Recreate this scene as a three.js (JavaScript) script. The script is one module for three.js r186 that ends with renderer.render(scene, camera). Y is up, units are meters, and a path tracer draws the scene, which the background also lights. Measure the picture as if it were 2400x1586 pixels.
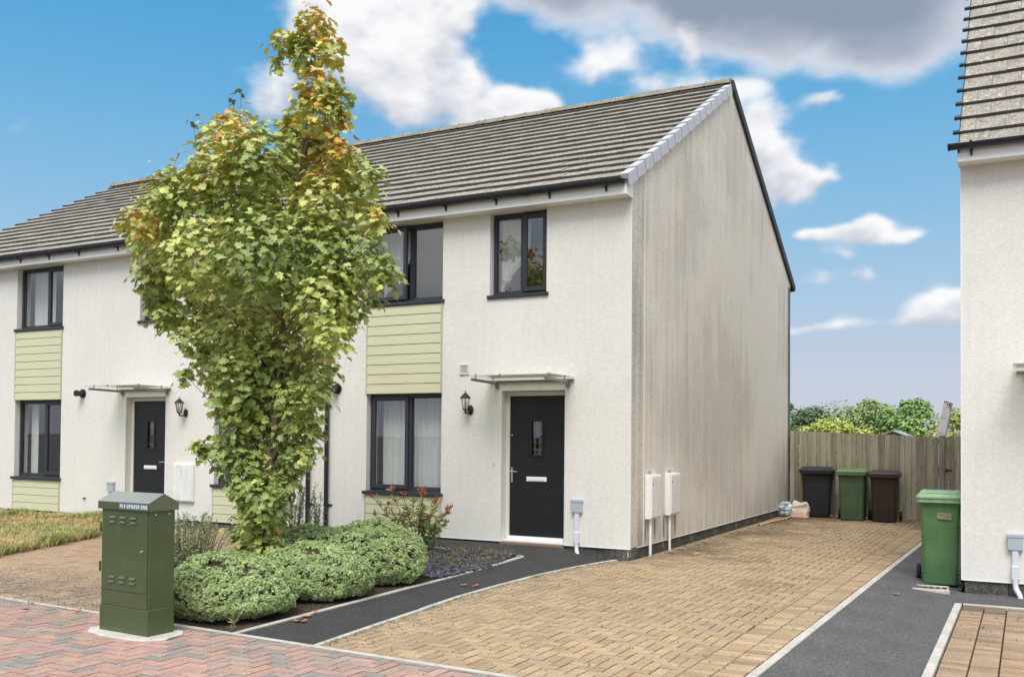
import * as THREE from 'three';
import { mergeGeometries } from 'three/addons/utils/BufferGeometryUtils.js';
import { RoundedBoxGeometry } from 'three/addons/geometries/RoundedBoxGeometry.js';
import { ImprovedNoise } from 'three/addons/math/ImprovedNoise.js';

// ------------------------------------------------------------------ camera, sky, sun, exposure
const scene = new THREE.Scene();
const FULL_H = 1951.66, ASPECT = 1024 / 676, VIEW_H = 1586;
const camera = new THREE.PerspectiveCamera(2 * Math.atan(975.83 / 2264.44) * 180 / Math.PI, ASPECT, 0.1, 3000);
camera.position.set(4.5683, 1.585, 11.8293);
camera.quaternion.setFromRotationMatrix(new THREE.Matrix4().makeBasis(
  new THREE.Vector3(0.88187045, 0.00826099, -0.47141942),
  new THREE.Vector3(0.0031112, 0.99972277, 0.02333882),
  new THREE.Vector3(0.47148153, -0.02204849, 0.88160027)));
camera.setViewOffset(FULL_H * ASPECT, FULL_H, (FULL_H - VIEW_H) * ASPECT / 2, 0, VIEW_H * ASPECT, VIEW_H);

const renderer = new THREE.WebGLRenderer({ antialias: true });
renderer.toneMapping = THREE.LinearToneMapping;
renderer.toneMappingExposure = 1.75;
renderer.shadowMap.enabled = true;

const sun = new THREE.DirectionalLight(new THREE.Color(1.0, 0.965, 0.915), 1.55);
sun.position.set(5, 32, 22);
sun.target.position.set(-3, 0, 0);
sun.castShadow = true;
sun.shadow.radius = 58;
Object.assign(sun.shadow.camera, { left: -22, right: 22, top: 22, bottom: -22, near: 1, far: 90 });
sun.shadow.mapSize.set(2048, 2048);
scene.add(sun, sun.target);

const PN = new ImprovedNoise();
const sm = (a, b, x) => { const t = Math.min(1, Math.max(0, (x - a) / (b - a))); return t * t * (3 - 2 * t); };
const mix = (a, b, t) => a + (b - a) * t;
const lin = (c) => { c /= 255; return c <= 0.04045 ? c / 12.92 : Math.pow((c + 0.055) / 1.055, 2.4); };
const linA = (r, g, b) => [lin(r), lin(g), lin(b)];
function makeSky() {
  const W = 2048, H = 2048, data = new Float32Array(W * H * 4);
  const K = 1 / 1.75;
  // cumulus heaps: azimuth, elevation, half widths in degrees, weight
  const heaps = [
    [-131.6, 19.2, 2.3, 3.0, 0.9], [-129.2, 22.8, 2.2, 2.6, 1.1], [-126.4, 22.4, 3.0, 3.4, 1.25], [-123.6, 21.8, 2.8, 2.8, 1.1], [-121.9, 19.6, 1.9, 2.0, 0.85], [-124.5, 24.8, 5, 2.6, 1.2], [-124.6, 19.0, 1.7, 1.4, 0.8],
    [-118.9, 18.7, 2.1, 1.5, 1.15], [-116.9, 18.6, 2.0, 2.0, 1.2], [-121.0, 17.5, 1.2, 1.1, 0.9], [-114.8, 17.9, 1.0, 0.8, 0.8],
    [-112.5, 21.8, 3.2, 2.0, 0.75], [-107.6, 22.9, 1.3, 1.6, 1.25], [-109.0, 20.0, 2.2, 1.3, 0.6], [-106.4, 20.0, 1.6, 1.2, 0.6],
    [-104.6, 17.6, 1.7, 2.6, 1.2], [-103.4, 15.6, 1.7, 2.2, 1.3], [-101.6, 14.7, 1.4, 1.3, 1.1], [-99.9, 14.9, 1.3, 0.6, 0.8], [-101.0, 18.5, 1.9, 0.65, 0.9],
    [-98.6, 11.6, 2.4, 0.75, 1.1], [-97.7, 12.0, 1.1, 0.9, 1.1], [-95.7, 11.4, 1.0, 0.55, 0.9], [-100.6, 11.4, 0.9, 0.5, 0.8],
    [-100.0, 8.8, 2.3, 0.8, 0.62], [-97.9, 9.2, 0.9, 0.7, 0.72], [-98.8, 10.3, 0.7, 0.45, 0.6], [-94.6, 7.1, 1.8, 1.1, 1.15], [-93.4, 7.3, 1.5, 1.1, 1.1], [-100.0, 6.4, 3.2, 0.42, 0.62], [-96.6, 6.2, 1.2, 0.4, 0.4],
    [-145.2, 16.5, 1.3, 1.2, 0.42], [-146.0, 15.2, 1.1, 0.8, 0.3], [-135.5, 15.6, 1.6, 1.0, 0.25]];
  // the low grey cloud sheet over the right of the houses
  const greys = [[-114.5, 25.8, 6, 2.6, 1.0], [-108.0, 25.4, 6.5, 3.0, 1.05], [-101.0, 24.9, 6.5, 3.6, 1.1], [-95.0, 24.3, 5.5, 4.0, 1.1], [-96.5, 20.9, 3.6, 1.5, 0.55], [-102.5, 21.6, 4.0, 1.6, 0.5], [-104, 31, 17, 5.5, 1.2]];
  const sunDir = sun.position.clone().sub(sun.target.position).normalize();
  const fb = (x, y, z, o) => { let s = 0, a = 0.5; for (let i = 0; i < o; i++) { s += a * PN.noise(x, y, z); x *= 2.03; y *= 2.03; z *= 2.03; a *= 0.52; } return s; };
  const blue = [[0, 205, 209, 222], [4, 196, 206, 223], [8, 172, 203, 229], [13, 140, 191, 227], [19, 106, 176, 222], [25, 78, 160, 215], [45, 62, 140, 204], [90, 48, 118, 188]].map(([e, r, g, b]) => [e, ...linA(r, g, b)]);
  const white = linA(252, 252, 253), base = linA(197, 203, 217), grey = linA(146, 158, 178), greyLit = linA(216, 219, 229);
  for (let j = 0; j < H; j++) {
    const up = ((j + 0.5) / H - 0.5) * Math.PI, el = up * 180 / Math.PI, sy = Math.sin(up), cy = Math.cos(up);
    let k = 0; while (k < blue.length - 2 && el > blue[k + 1][0]) k++;
    const bt = Math.min(1, Math.max(0, (el - blue[k][0]) / (blue[k + 1][0] - blue[k][0])));
    const sky = [1, 2, 3].map((c) => mix(blue[k][c], blue[k + 1][c], bt));
    for (let i = 0; i < W; i++) {
      const rd = ((i + 0.5) / W - 0.5) * 2 * Math.PI, az = rd * 180 / Math.PI, o = (j * W + i) * 4;
      let c0 = sky[0], c1 = sky[1], c2 = sky[2];
      if (el < -1) { c0 = 0.22; c1 = 0.21; c2 = 0.2; }
      else {
        const dx = Math.cos(rd) * cy, dz = Math.sin(rd) * cy;
        const inFrame = sm(-157, -150, az) * (1 - sm(-90, -84, az)) * (1 - sm(27, 33, el));
        let alpha = 0, r = 0, g = 0, b = 0;
        if (inFrame > 0) {
          const w1 = fb(dx * 9, sy * 13, dz * 9, 5), w2 = fb(dx * 9 + 7.3, sy * 13 + 1.7, dz * 9 - 3.1, 5), n = fb(dx * 22 + 3, sy * 34, dz * 22, 5);
          const big = sm(8, 17, el), a2 = az + w1 * mix(1.5, 3.4, big), e2 = el + w2 * mix(0.75, 2.2, big);
          let f = 0, tone = 0, tw = 0;
          for (const h of heaps) {
            const u = (a2 - h[0]) / h[2], v = (e2 - h[1]) / h[3];
            if (u * u + v * v < 3.2) { const q = Math.exp(-(u * u + v * v) * 1.25) * h[4]; f += q * (1 - f * 0.45); tone += q * v; tw += q; }
          }
          const d = f + n * mix(0.8, 0.68, big) - 0.4;
          alpha = sm(-0.12, 0.52, d) * Math.min(1, 0.35 + f * 0.95);
          const t = sm(-1.0, 0.55, (tw ? tone / tw : 0) + n * 1.6 + w2 * 0.6);
          r = mix(base[0], white[0], t); g = mix(base[1], white[1], t); b = mix(base[2], white[2], t);
          let q = 0, low = 0;
          for (const h of greys) { const u = (a2 - h[0]) / h[2], v = (e2 - h[1]) / h[3]; const e = Math.exp(-(u * u + v * v) * 1.1) * h[4]; q += e; low += e * v; }
          const gd = sm(0.28, 0.95, q + n * 0.4), gt = sm(0.6, 1.6, q + w1 * 0.35 + n * 0.15);
          const gr = [0, 1, 2].map((c) => mix(greyLit[c], grey[c], gt));
          r = mix(r, gr[0], gd * (1 - alpha * (1 - gt) * 0.8)); g = mix(g, gr[1], gd * (1 - alpha * (1 - gt) * 0.8)); b = mix(b, gr[2], gd * (1 - alpha * (1 - gt) * 0.8));
          alpha = Math.max(alpha, gd * 0.97) * inFrame;
        }
        if (inFrame < 1) {
          const f = fb(dx * 2.6 + 1.3, sy * 4.2, dz * 2.6 - 2.2, 5), s = fb(dx * 5 - 4, sy * 7, dz * 5, 4);
          const glow = 0.78 * (1 + 2 * sy) * (0.92 + 0.2 * Math.max(0, dx * sunDir.x + sy * sunDir.y + dz * sunDir.z)), a = sm(-0.3, 0.0, f) * (1 - inFrame), t = sm(-0.35, 0.3, s - f * 0.5);
          const wr = mix(base[0], white[0], t) * glow, wg = mix(base[1], white[1], t) * glow, wb = mix(base[2], white[2], t) * glow;
          const sum = alpha + a || 1;
          r = (r * alpha + wr * a) / sum; g = (g * alpha + wg * a) / sum; b = (b * alpha + wb * a) / sum; alpha = Math.min(1, sum === 1 && alpha + a === 0 ? 0 : alpha + a);
        }
        const hz = sm(1, 7, el); alpha *= 0.25 + 0.75 * hz;
        c0 = mix(c0, r, alpha); c1 = mix(c1, g, alpha); c2 = mix(c2, b, alpha);
      }
      data[o] = c0 * K; data[o + 1] = c1 * K; data[o + 2] = c2 * K; data[o + 3] = 1;
    }
  }
  const t = new THREE.DataTexture(data, W, H, THREE.RGBAFormat, THREE.FloatType);
  t.mapping = THREE.EquirectangularReflectionMapping; t.magFilter = THREE.LinearFilter; t.needsUpdate = true;
  return t;
}
scene.background = makeSky();
scene.environment = scene.background;

// ------------------------------------------------------------------ helpers
function rng(a) { return () => { a |= 0; a = a + 0x6D2B79F5 | 0; let t = Math.imul(a ^ a >>> 15, 1 | a); t = t + Math.imul(t ^ t >>> 7, 61 | t) ^ t; return ((t ^ t >>> 14) >>> 0) / 4294967296; }; }
const rnd = rng(7), rr = (a, b) => a + (b - a) * rnd();
const V = (x, y, z) => new THREE.Vector3(x, y, z);
const taken = new Map();
function numbered(n) { const k = taken.get(n) ?? 0; taken.set(n, k + 1); return k ? n + '_' + String(k).padStart(3, '0') : n; }
const shade = (m) => { m.castShadow = m.receiveShadow = true; return m; };
function mk(name, geo, mat, parent, label) {
  const m = shade(new THREE.Mesh(geo, mat));
  if (parent) { m.name = name; parent.add(m); } else { m.name = numbered(name); scene.add(m); }
  if (label) m.userData.label = label;
  return m;
}
function tag(o, label, category, group) { o.userData.label = label; o.userData.category = category; if (group) o.userData.group = group; return o; }
function thing(name, label, category, [x, y, z] = [0, 0, 0], turn = 0, group) {
  const o = new THREE.Group(); o.name = numbered(name); scene.add(o); o.position.set(x, y, z); o.rotation.y = turn;
  return tag(o, label, category, group);
}
function structure(name, geo, mat) { const m = mk(name, geo, mat); m.userData.kind = 'structure'; return m; }
function flat(g) { const q = g.index ? g.toNonIndexed() : g; for (const k of Object.keys(q.attributes)) if (!['position', 'normal', 'uv'].includes(k)) q.deleteAttribute(k); q.morphAttributes = {}; return q; }
const join = (list) => mergeGeometries(list.map(flat), false);
function metreUV(g) {   // texture coordinates in metres, by the way a face points
  g = flat(g); const p = g.attributes.position, n = g.attributes.normal, uv = new Float32Array(p.count * 2);
  for (let i = 0; i < p.count; i++) {
    const ax = Math.abs(n.getX(i)), ay = Math.abs(n.getY(i)), az = Math.abs(n.getZ(i));
    if (ay > ax && ay > az) { uv[2 * i] = p.getX(i); uv[2 * i + 1] = p.getZ(i); }
    else if (ax > az) { uv[2 * i] = p.getZ(i); uv[2 * i + 1] = p.getY(i); }
    else { uv[2 * i] = p.getX(i); uv[2 * i + 1] = p.getY(i); }
  }
  g.setAttribute('uv', new THREE.BufferAttribute(uv, 2)); return g;
}
const box = (x0, x1, y0, y1, z0, z1) => metreUV(new THREE.BoxGeometry(Math.abs(x1 - x0), Math.abs(y1 - y0), Math.abs(z1 - z0)).translate((x0 + x1) / 2, (y0 + y1) / 2, (z0 + z1) / 2));
const rbox = (x0, x1, y0, y1, z0, z1, r = 0.006, s = 1) => metreUV(new RoundedBoxGeometry(Math.abs(x1 - x0), Math.abs(y1 - y0), Math.abs(z1 - z0), s, r).translate((x0 + x1) / 2, (y0 + y1) / 2, (z0 + z1) / 2));
function rod(a, b, r0, r1 = r0, n = 10, open = false) {
  const d = b.clone().sub(a), g = new THREE.CylinderGeometry(r1, r0, d.length(), n, 1, open);
  g.applyQuaternion(new THREE.Quaternion().setFromUnitVectors(V(0, 1, 0), d.normalize())); const c = a.clone().add(b).multiplyScalar(0.5);
  return flat(g.translate(c.x, c.y, c.z));
}
const tube = (pts, r, n = 24, k = 6) => flat(new THREE.TubeGeometry(new THREE.CatmullRomCurve3(pts), n, r, k));
function extrudeX(zy, x0, x1, holes = []) {   // an outline in (z, y) drawn out along x
  const s = new THREE.Shape(zy.map(([z, y]) => new THREE.Vector2(-z, y)));
  for (const h of holes) s.holes.push(new THREE.Path(h.map(([z, y]) => new THREE.Vector2(-z, y))));
  const g = new THREE.ExtrudeGeometry(s, { depth: x1 - x0, bevelEnabled: false, curveSegments: 10 });
  return g.rotateY(Math.PI / 2).translate(x0, 0, 0);
}
function loft(rings) {   // rings of equal length, bottom to top, closed at both ends
  const n = rings[0].length, pos = [], idx = [];
  for (const r of rings) for (const p of r) pos.push(p.x, p.y, p.z);
  for (let k = 0; k < rings.length - 1; k++) for (let i = 0; i < n; i++) { const a = k * n + i, b = k * n + (i + 1) % n; idx.push(a, a + n, b, b, a + n, b + n); }
  for (const [k, flip] of [[0, 1], [rings.length - 1, 0]]) {
    const c = pos.length / 3, m = rings[k].reduce((s, p) => s.add(p), V(0, 0, 0)).divideScalar(n); pos.push(m.x, m.y, m.z);
    for (let i = 0; i < n; i++) { const a = k * n + i, b = k * n + (i + 1) % n; flip ? idx.push(c, a, b) : idx.push(c, b, a); }
  }
  const g = new THREE.BufferGeometry(); g.setAttribute('position', new THREE.Float32BufferAttribute(pos, 3)); g.setIndex(idx);
  const q = g.toNonIndexed(); q.computeVertexNormals(); q.setAttribute('uv', new THREE.BufferAttribute(new Float32Array(q.attributes.position.count * 2), 2)); return metreUV(q);
}
function ring(w, d, r, y, cx = 0, cz = 0, k = 3) {   // rounded rectangle, going round so that loft() faces outwards
  const out = [];
  for (const [sx, sz, a0] of [[1, 1, 0], [-1, 1, 1], [-1, -1, 2], [1, -1, 3]]) for (let i = 0; i <= k; i++) { const a = (a0 + i / k) * Math.PI / 2; out.push(V(cx + sx * (w / 2 - r) + r * Math.cos(a), y, cz + sz * (d / 2 - r) + r * Math.sin(a))); }
  return out;
}
function stuffMesh(name, geo, mat, mats, cols, parent) {
  const m = shade(new THREE.InstancedMesh(geo, mat, mats.length));
  mats.forEach((q, i) => m.setMatrixAt(i, q));
  if (cols) { const c = new THREE.Color(); cols.forEach((q, i) => m.setColorAt(i, c.setRGB(q[0], q[1], q[2]))); }
  m.userData.kind = 'stuff';
  if (parent) { m.name = name; parent.add(m); } else { m.name = numbered(name); scene.add(m); }
  return m;
}
const M4 = (p, q, s) => new THREE.Matrix4().compose(p, q, typeof s === 'number' ? V(s, s, s) : s);
const E4 = (x, y, z) => new THREE.Quaternion().setFromEuler(new THREE.Euler(x, y, z));

// ground heights: rises to the thresholds along the terrace, falls towards the next house
const gh = (x, z) => 0.12 * sm(0.3, 1.1, -x) * sm(-11, -9, x) * sm(-1.8, -0.2, -z) - 0.085 * sm(2.95, 3.9, x);

// ------------------------------------------------------------------ textures and materials
const HASH = new Float32Array(65536); { const r = rng(99); for (let i = 0; i < 65536; i++) HASH[i] = r(); }
function vn(x, y, px, py, s = 0) {   // value noise that repeats after px, py cells
  const ix = Math.floor(x), iy = Math.floor(y), fx = x - ix, fy = y - iy, u = fx * fx * (3 - 2 * fx), v = fy * fy * (3 - 2 * fy);
  const h = (a, b) => HASH[((((a % px) + px) % px) * 157 + (((b % py) + py) % py) * 7919 + s * 3571) & 65535];
  return mix(mix(h(ix, iy), h(ix + 1, iy), u), mix(h(ix, iy + 1), h(ix + 1, iy + 1), u), v);
}
function fv(u, v, p, q, oct, s = 0) { let t = 0, a = 0.5, w = 0; for (let i = 0; i < oct; i++) { t += a * vn(u * p, v * q, p, q, s + i); w += a; p *= 2; q *= 2; a *= 0.55; } return t / w; }
function tex(w, h, size, f, color = true) {   // size: metres one repeat covers (number or [x, y])
  const d = new Uint8Array(w * h * 4);
  for (let j = 0; j < h; j++) for (let i = 0; i < w; i++) { const c = f((i + 0.5) / w, (j + 0.5) / h), o = (j * w + i) * 4; for (let k = 0; k < 3; k++) d[o + k] = Math.max(0, Math.min(255, typeof c === 'number' ? c : c[k])); d[o + 3] = 255; }
  const t = new THREE.DataTexture(d, w, h); t.wrapS = t.wrapT = THREE.RepeatWrapping; t.magFilter = THREE.LinearFilter; t.minFilter = THREE.LinearMipmapLinearFilter; t.generateMipmaps = true;
  if (color) t.colorSpace = THREE.SRGBColorSpace;
  const [sx, sy] = Array.isArray(size) ? size : [size, size]; t.repeat.set(1 / sx, 1 / sy); t.needsUpdate = true; return t;
}
const std = (o) => new THREE.MeshStandardMaterial(o);
const rgb = (r, g, b) => new THREE.Color().setRGB(r, g, b);
const tone = (c, k) => [c[0] * k, c[1] * k, c[2] * k];
const grain = tex(256, 256, 0.45, (u, v) => 255 * fv(u, v, 48, 48, 3, 3), false);
const fineGrain = tex(256, 256, 0.16, (u, v) => 255 * fv(u, v, 64, 64, 2, 8), false);
const renderMap = tex(512, 512, 3.1, (u, v) => {
  const a = fv(u, v, 5, 4, 5, 11), st = fv(u, v, 60, 3, 3, 21), s = fv(u, v, 120, 120, 2, 31);
  const k = 1 + (a - 0.5) * 0.05 - Math.max(0, st - 0.6) * 0.07 + (s - 0.5) * 0.06; return [225 * k, 222 * k, 214 * k];
});
const wallMat = std({ map: renderMap, bumpMap: grain, bumpScale: 0.0022, roughness: 0.93 });
const gableMap = tex(1024, 1024, [10, 9], (u, v) => {   // rain streaks, grey algae and brown runs on the gable render
  const st = fv(u, v, 90, 6, 4, 5), st2 = fv(u, v, 300, 9, 3, 15), pa = fv(u, v, 4, 4, 5, 25), s = fv(u, v, 400, 400, 2, 35), y = v * 9, d = (1 - u) * 10;
  const blotch = sm(0.4, 0.68, pa * 0.85 + st * 0.2), run = sm(0.48, 0.8, st) * (0.3 + 0.7 * sm(0.35, 0.6, pa)), thin = sm(0.62, 0.86, st2) * sm(0.38, 0.62, pa);
  let k = 1.01 - 0.085 * blotch - 0.03 * run - 0.06 * thin + (s - 0.5) * 0.1; if (d < 0.474) k -= sm(0.42, 0.72, s * 0.75 + st * 0.35) * 0.13 + 0.02;
  k -= sm(0.8, 0.15, y + (st - 0.5) * 1.4) * sm(0.45, 0.7, st) * 0.13;
  for (const [c, w, top] of [[0.93, 0.03, 0.52], [1.31, 0.03, 0.52], [1.8, 0.028, 0.52], [0.56, 0.02, 0.5], [0.72, 0.05, 1.17], [1.55, 0.07, 1.16]]) { const q = Math.exp(-(((d - c) / w) ** 2)); if (top < 1) k -= q * 0.42 * sm(0.1, 0.3, y) * sm(top + 0.03, top - 0.06, y); else k -= q * 0.3 * sm(top, top - 0.04, y) * sm(1.08, 1.1, y); }
  const brown = sm(0.55, 0.8, fv(u, v, 90, 5, 3, 45)) * 0.05 + 0.012;
  return [222 * k * (1 + brown * 0.3), 218 * k * (1 - brown * 0.3), 209 * k * (1 - brown * 1.4)];
});
const gableMat = std({ map: gableMap, bumpMap: grain, bumpScale: 0.004, roughness: 0.95 });
const beadMat = std({ color: rgb(0.8, 0.79, 0.76), roughness: 0.6 });
const plinthMap = tex(512, 512, 1.3, (u, v) => { const a = fv(u, v, 6, 6, 5, 51), s = fv(u, v, 90, 90, 2, 52), st = fv(u, v, 40, 4, 3, 53); let k = 92 + 70 * (a - 0.5) + 60 * (s - 0.5); if (st > 0.6 && a > 0.48) k += 85 * sm(0.6, 0.75, st); return [k * 1.0, k * 0.98, k * 0.92]; });
const plinthMat = std({ map: plinthMap, bumpMap: grain, bumpScale: 0.006, roughness: 0.95 });
const whiteMat = std({ color: rgb(0.86, 0.86, 0.85), roughness: 0.42 });
const creamMat = std({ color: rgb(0.71, 0.69, 0.63), roughness: 0.5 });
const frameMat = std({ color: rgb(0.031, 0.036, 0.046), roughness: 0.38, bumpMap: fineGrain, bumpScale: 0.0004 });
const blackMat = std({ color: rgb(0.012, 0.013, 0.016), roughness: 0.35 });
const gutterMat = std({ color: rgb(0.014, 0.016, 0.022), roughness: 0.33 });
const steelMat = std({ color: rgb(0.34, 0.34, 0.33), roughness: 0.42, metalness: 0.85 });
const chromeMat = std({ color: rgb(0.75, 0.73, 0.68), roughness: 0.25, metalness: 0.9 });
const greyPlastic = std({ color: rgb(0.42, 0.46, 0.51), roughness: 0.45 });
const palePlastic = std({ color: rgb(0.66, 0.69, 0.72), roughness: 0.45 });
const boxMat = std({ map: tex(256, 256, 0.7, (u, v) => { const k = 1 - Math.max(0, fv(u, v, 30, 3, 3, 61) - 0.55) * 0.35 + (fv(u, v, 8, 8, 3, 62) - 0.5) * 0.05; return [232 * k, 231 * k, 226 * k]; }), roughness: 0.5 });
const glass = new THREE.MeshPhysicalMaterial({ color: rgb(0.93, 0.96, 0.95), transmission: 1, thickness: 0, roughness: 0, ior: 2.4 });
const clearGlass = new THREE.MeshPhysicalMaterial({ color: rgb(0.86, 0.9, 0.86), transmission: 1, thickness: 0, roughness: 0.05, ior: 1.5 });
const dustyGlass = new THREE.MeshPhysicalMaterial({ color: rgb(0.8, 0.82, 0.76), transmission: 0.8, thickness: 0, roughness: 0.12, ior: 1.5 });
const roomMat = std({ color: rgb(0.36, 0.33, 0.29), roughness: 0.95 });
const clothMap = tex(128, 128, 0.5, (u, v) => { const k = 1 + (fv(u, v, 30, 2, 2, 71) - 0.5) * 0.08; return [242 * k, 244 * k, 241 * k]; });
const curtainMat = new THREE.MeshPhysicalMaterial({ map: clothMap, roughness: 1, transmission: 0.25, thickness: 0 });
const goldMat = std({ color: rgb(0.62, 0.55, 0.4), roughness: 0.9 });
const cladMat = std({ map: tex(512, 128, [2.2, 0.6], (u, v) => { const k = 1 + (fv(u, v, 6, 40, 3, 81) - 0.5) * 0.05 + (fv(u, v, 5, 4, 4, 82) - 0.5) * 0.05; return [208 * k, 207 * k, 174 * k]; }), bumpMap: tex(512, 128, [1.2, 0.3], (u, v) => 255 * fv(u, v, 8, 60, 3, 83), false), bumpScale: 0.0012, roughness: 0.62 });
const cladTrim = std({ color: rgb(0.5, 0.49, 0.35), roughness: 0.6 });
const tileMap = (s, wear) => tex(512, 512, 1.4, (u, v) => {
  const a = fv(u, v, 6, 6, 5, s), sp = fv(u, v, 70, 70, 2, s + 9), sp2 = fv(u, v, 120, 120, 2, s + 15);
  let k = 1 + (a - 0.5) * 0.24 + (sp2 - 0.5) * 0.34; let c = [148 * k, 141 * k, 130 * k];
  const l = sm(0.64 - wear * 0.05, 0.76, sp) * sm(0.3, 0.6, a + wear * 0.2); c = [mix(c[0], 200, l), mix(c[1], 195, l), mix(c[2], 174, l)];
  const m = sm(0.66, 0.8, fv(u, v, 24, 24, 3, s + 20)); return [mix(c[0], 100, m * 0.5), mix(c[1], 95, m * 0.5), mix(c[2], 85, m * 0.5)];
});
const tileTops = [101, 131, 161].map((s, i) => std({ map: tileMap(s, i * 0.5), bumpMap: fineGrain, bumpScale: 0.003, roughness: 0.95 }));
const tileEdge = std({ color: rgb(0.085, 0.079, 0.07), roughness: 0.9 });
const ridgeMat = std({ map: tex(512, 256, [1.6, 0.8], (u, v) => { const a = fv(u, v, 8, 8, 5, 171), s = fv(u, v, 80, 60, 2, 172), m = sm(0.55, 0.75, fv(u, v, 10, 8, 4, 173)); const k = 1 + (a - 0.5) * 0.35 + (s - 0.5) * 0.4; return [mix(138 * k, 122, m), mix(133 * k, 118, m), mix(120 * k, 74, m)]; }), bumpMap: fineGrain, bumpScale: 0.003, roughness: 0.95 });
const vergeMat = std({ map: tex(128, 128, 0.5, (u, v) => { const k = 1 + (fv(u, v, 6, 6, 4, 181) - 0.5) * 0.12; return [190 * k, 193 * k, 198 * k]; }), roughness: 0.5 });
const vergeDark = std({ color: rgb(0.045, 0.046, 0.048), roughness: 0.8 });
const deckMat = std({ color: rgb(0.03, 0.028, 0.026), roughness: 1 });
const asphaltMap = (s, base, amp) => tex(512, 512, 0.9, (u, v) => { const a = fv(u, v, 4, 4, 4, s), g = fv(u, v, 128, 128, 2, s + 5), k = base * (1 + (a - 0.5) * 0.22) + (g - 0.5) * amp + (g > 0.78 ? amp * 0.5 : 0); return [k * 1.01, k, k * 0.985]; });
const asphaltBump = tex(256, 256, 0.3, (u, v) => 255 * fv(u, v, 52, 52, 2, 191), false);
const tarmacMat = std({ map: asphaltMap(201, 56, 46), bumpMap: asphaltBump, bumpScale: 0.006, roughness: 0.95 });
const tarmacPale = std({ map: asphaltMap(211, 86, 60), bumpMap: asphaltBump, bumpScale: 0.006, roughness: 0.93 });
const concreteMat = std({ map: tex(256, 256, 1.1, (u, v) => { const k = 1 + (fv(u, v, 7, 7, 5, 221) - 0.5) * 0.3 + (fv(u, v, 90, 90, 2, 222) - 0.5) * 0.18; return [186 * k, 181 * k, 170 * k]; }), bumpMap: grain, bumpScale: 0.003, roughness: 0.93 });
const sandMat = std({ map: tex(256, 256, 0.8, (u, v) => { const k = 1 + (fv(u, v, 40, 40, 3, 231) - 0.5) * 0.7; return [62 * k, 51 * k, 36 * k]; }), roughness: 1 });
const soilMat = std({ map: tex(256, 256, 0.7, (u, v) => { const k = 1 + (fv(u, v, 30, 30, 4, 241) - 0.5) * 0.9; return [72 * k, 60 * k, 48 * k]; }), bumpMap: grain, bumpScale: 0.02, roughness: 1 });
const brickMap = tex(512, 512, 1.1, (u, v) => { const k = 1 + (fv(u, v, 110, 110, 3, 251) - 0.5) * 0.22 + (fv(u, v, 9, 9, 4, 252) - 0.5) * 0.18; const m = fv(u, v, 70, 70, 2, 253) > 0.78 ? 1.14 : 1; return [224 * k * m, 222 * k * m, 218 * k * m]; });
const brickMat = std({ map: brickMap, bumpMap: fineGrain, bumpScale: 0.003, roughness: 0.93 });
const brickOf = (c) => { const m = brickMat.clone(); m.color.setRGB(...c); return m; };
const woodMap = tex(512, 512, [0.9, 1.9], (u, v) => {
  const w = fv(u, v, 5, 3, 3, 261) * 2.2, g = fv(u + 0, v, 90, 5, 3, 262), r = 0.5 + 0.5 * Math.sin((u * 22 + w * 1.7) * 6.283);
  const al = sm(0.52, 0.75, fv(u, v, 9, 5, 4, 263)), kn = sm(0.93, 0.99, vn(u * 11, v * 9, 11, 9, 264)) * sm(0.4, 0.7, g); let k = 0.95 + (g - 0.5) * 0.4 + (r - 0.5) * 0.07; k *= 1 - kn * 0.35;
  return [mix(168 * k, 136 * k, al * 0.4), mix(160 * k, 137 * k, al * 0.4), mix(143 * k, 106 * k, al * 0.4)];
});
const woodMat = std({ map: woodMap, bumpMap: tex(256, 256, [0.4, 1.6], (u, v) => 255 * fv(u, v, 60, 4, 3, 265), false), bumpScale: 0.003, roughness: 0.93 });
const woods = [[1, 1, 1], [0.72, 0.71, 0.69], [1.08, 1.06, 1.02], [0.86, 0.88, 0.76]].map((c) => { const m = woodMat.clone(); m.color.setRGB(...c); return m; });
const doorMat = std({ color: rgb(0.011, 0.012, 0.014), roughness: 0.42, bumpMap: tex(256, 256, [0.3, 1.2], (u, v) => 255 * fv(u, v, 40, 3, 4, 271), false), bumpScale: 0.0016 });
const barkMat = std({ map: tex(128, 256, [0.25, 0.7], (u, v) => { const k = 0.7 + fv(u, v, 14, 5, 4, 281) * 0.6; return [118 * k, 102 * k, 84 * k]; }), roughness: 0.95 });
const twigMat = std({ color: rgb(0.12, 0.085, 0.06), roughness: 0.95 });
const leafMat = new THREE.MeshPhysicalMaterial({ color: rgb(1, 1, 1), roughness: 0.5, transmission: 0.3, thickness: 0 });
const softLeaf = new THREE.MeshPhysicalMaterial({ color: rgb(1, 1, 1), roughness: 0.75, transmission: 0.2, thickness: 0 });

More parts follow.
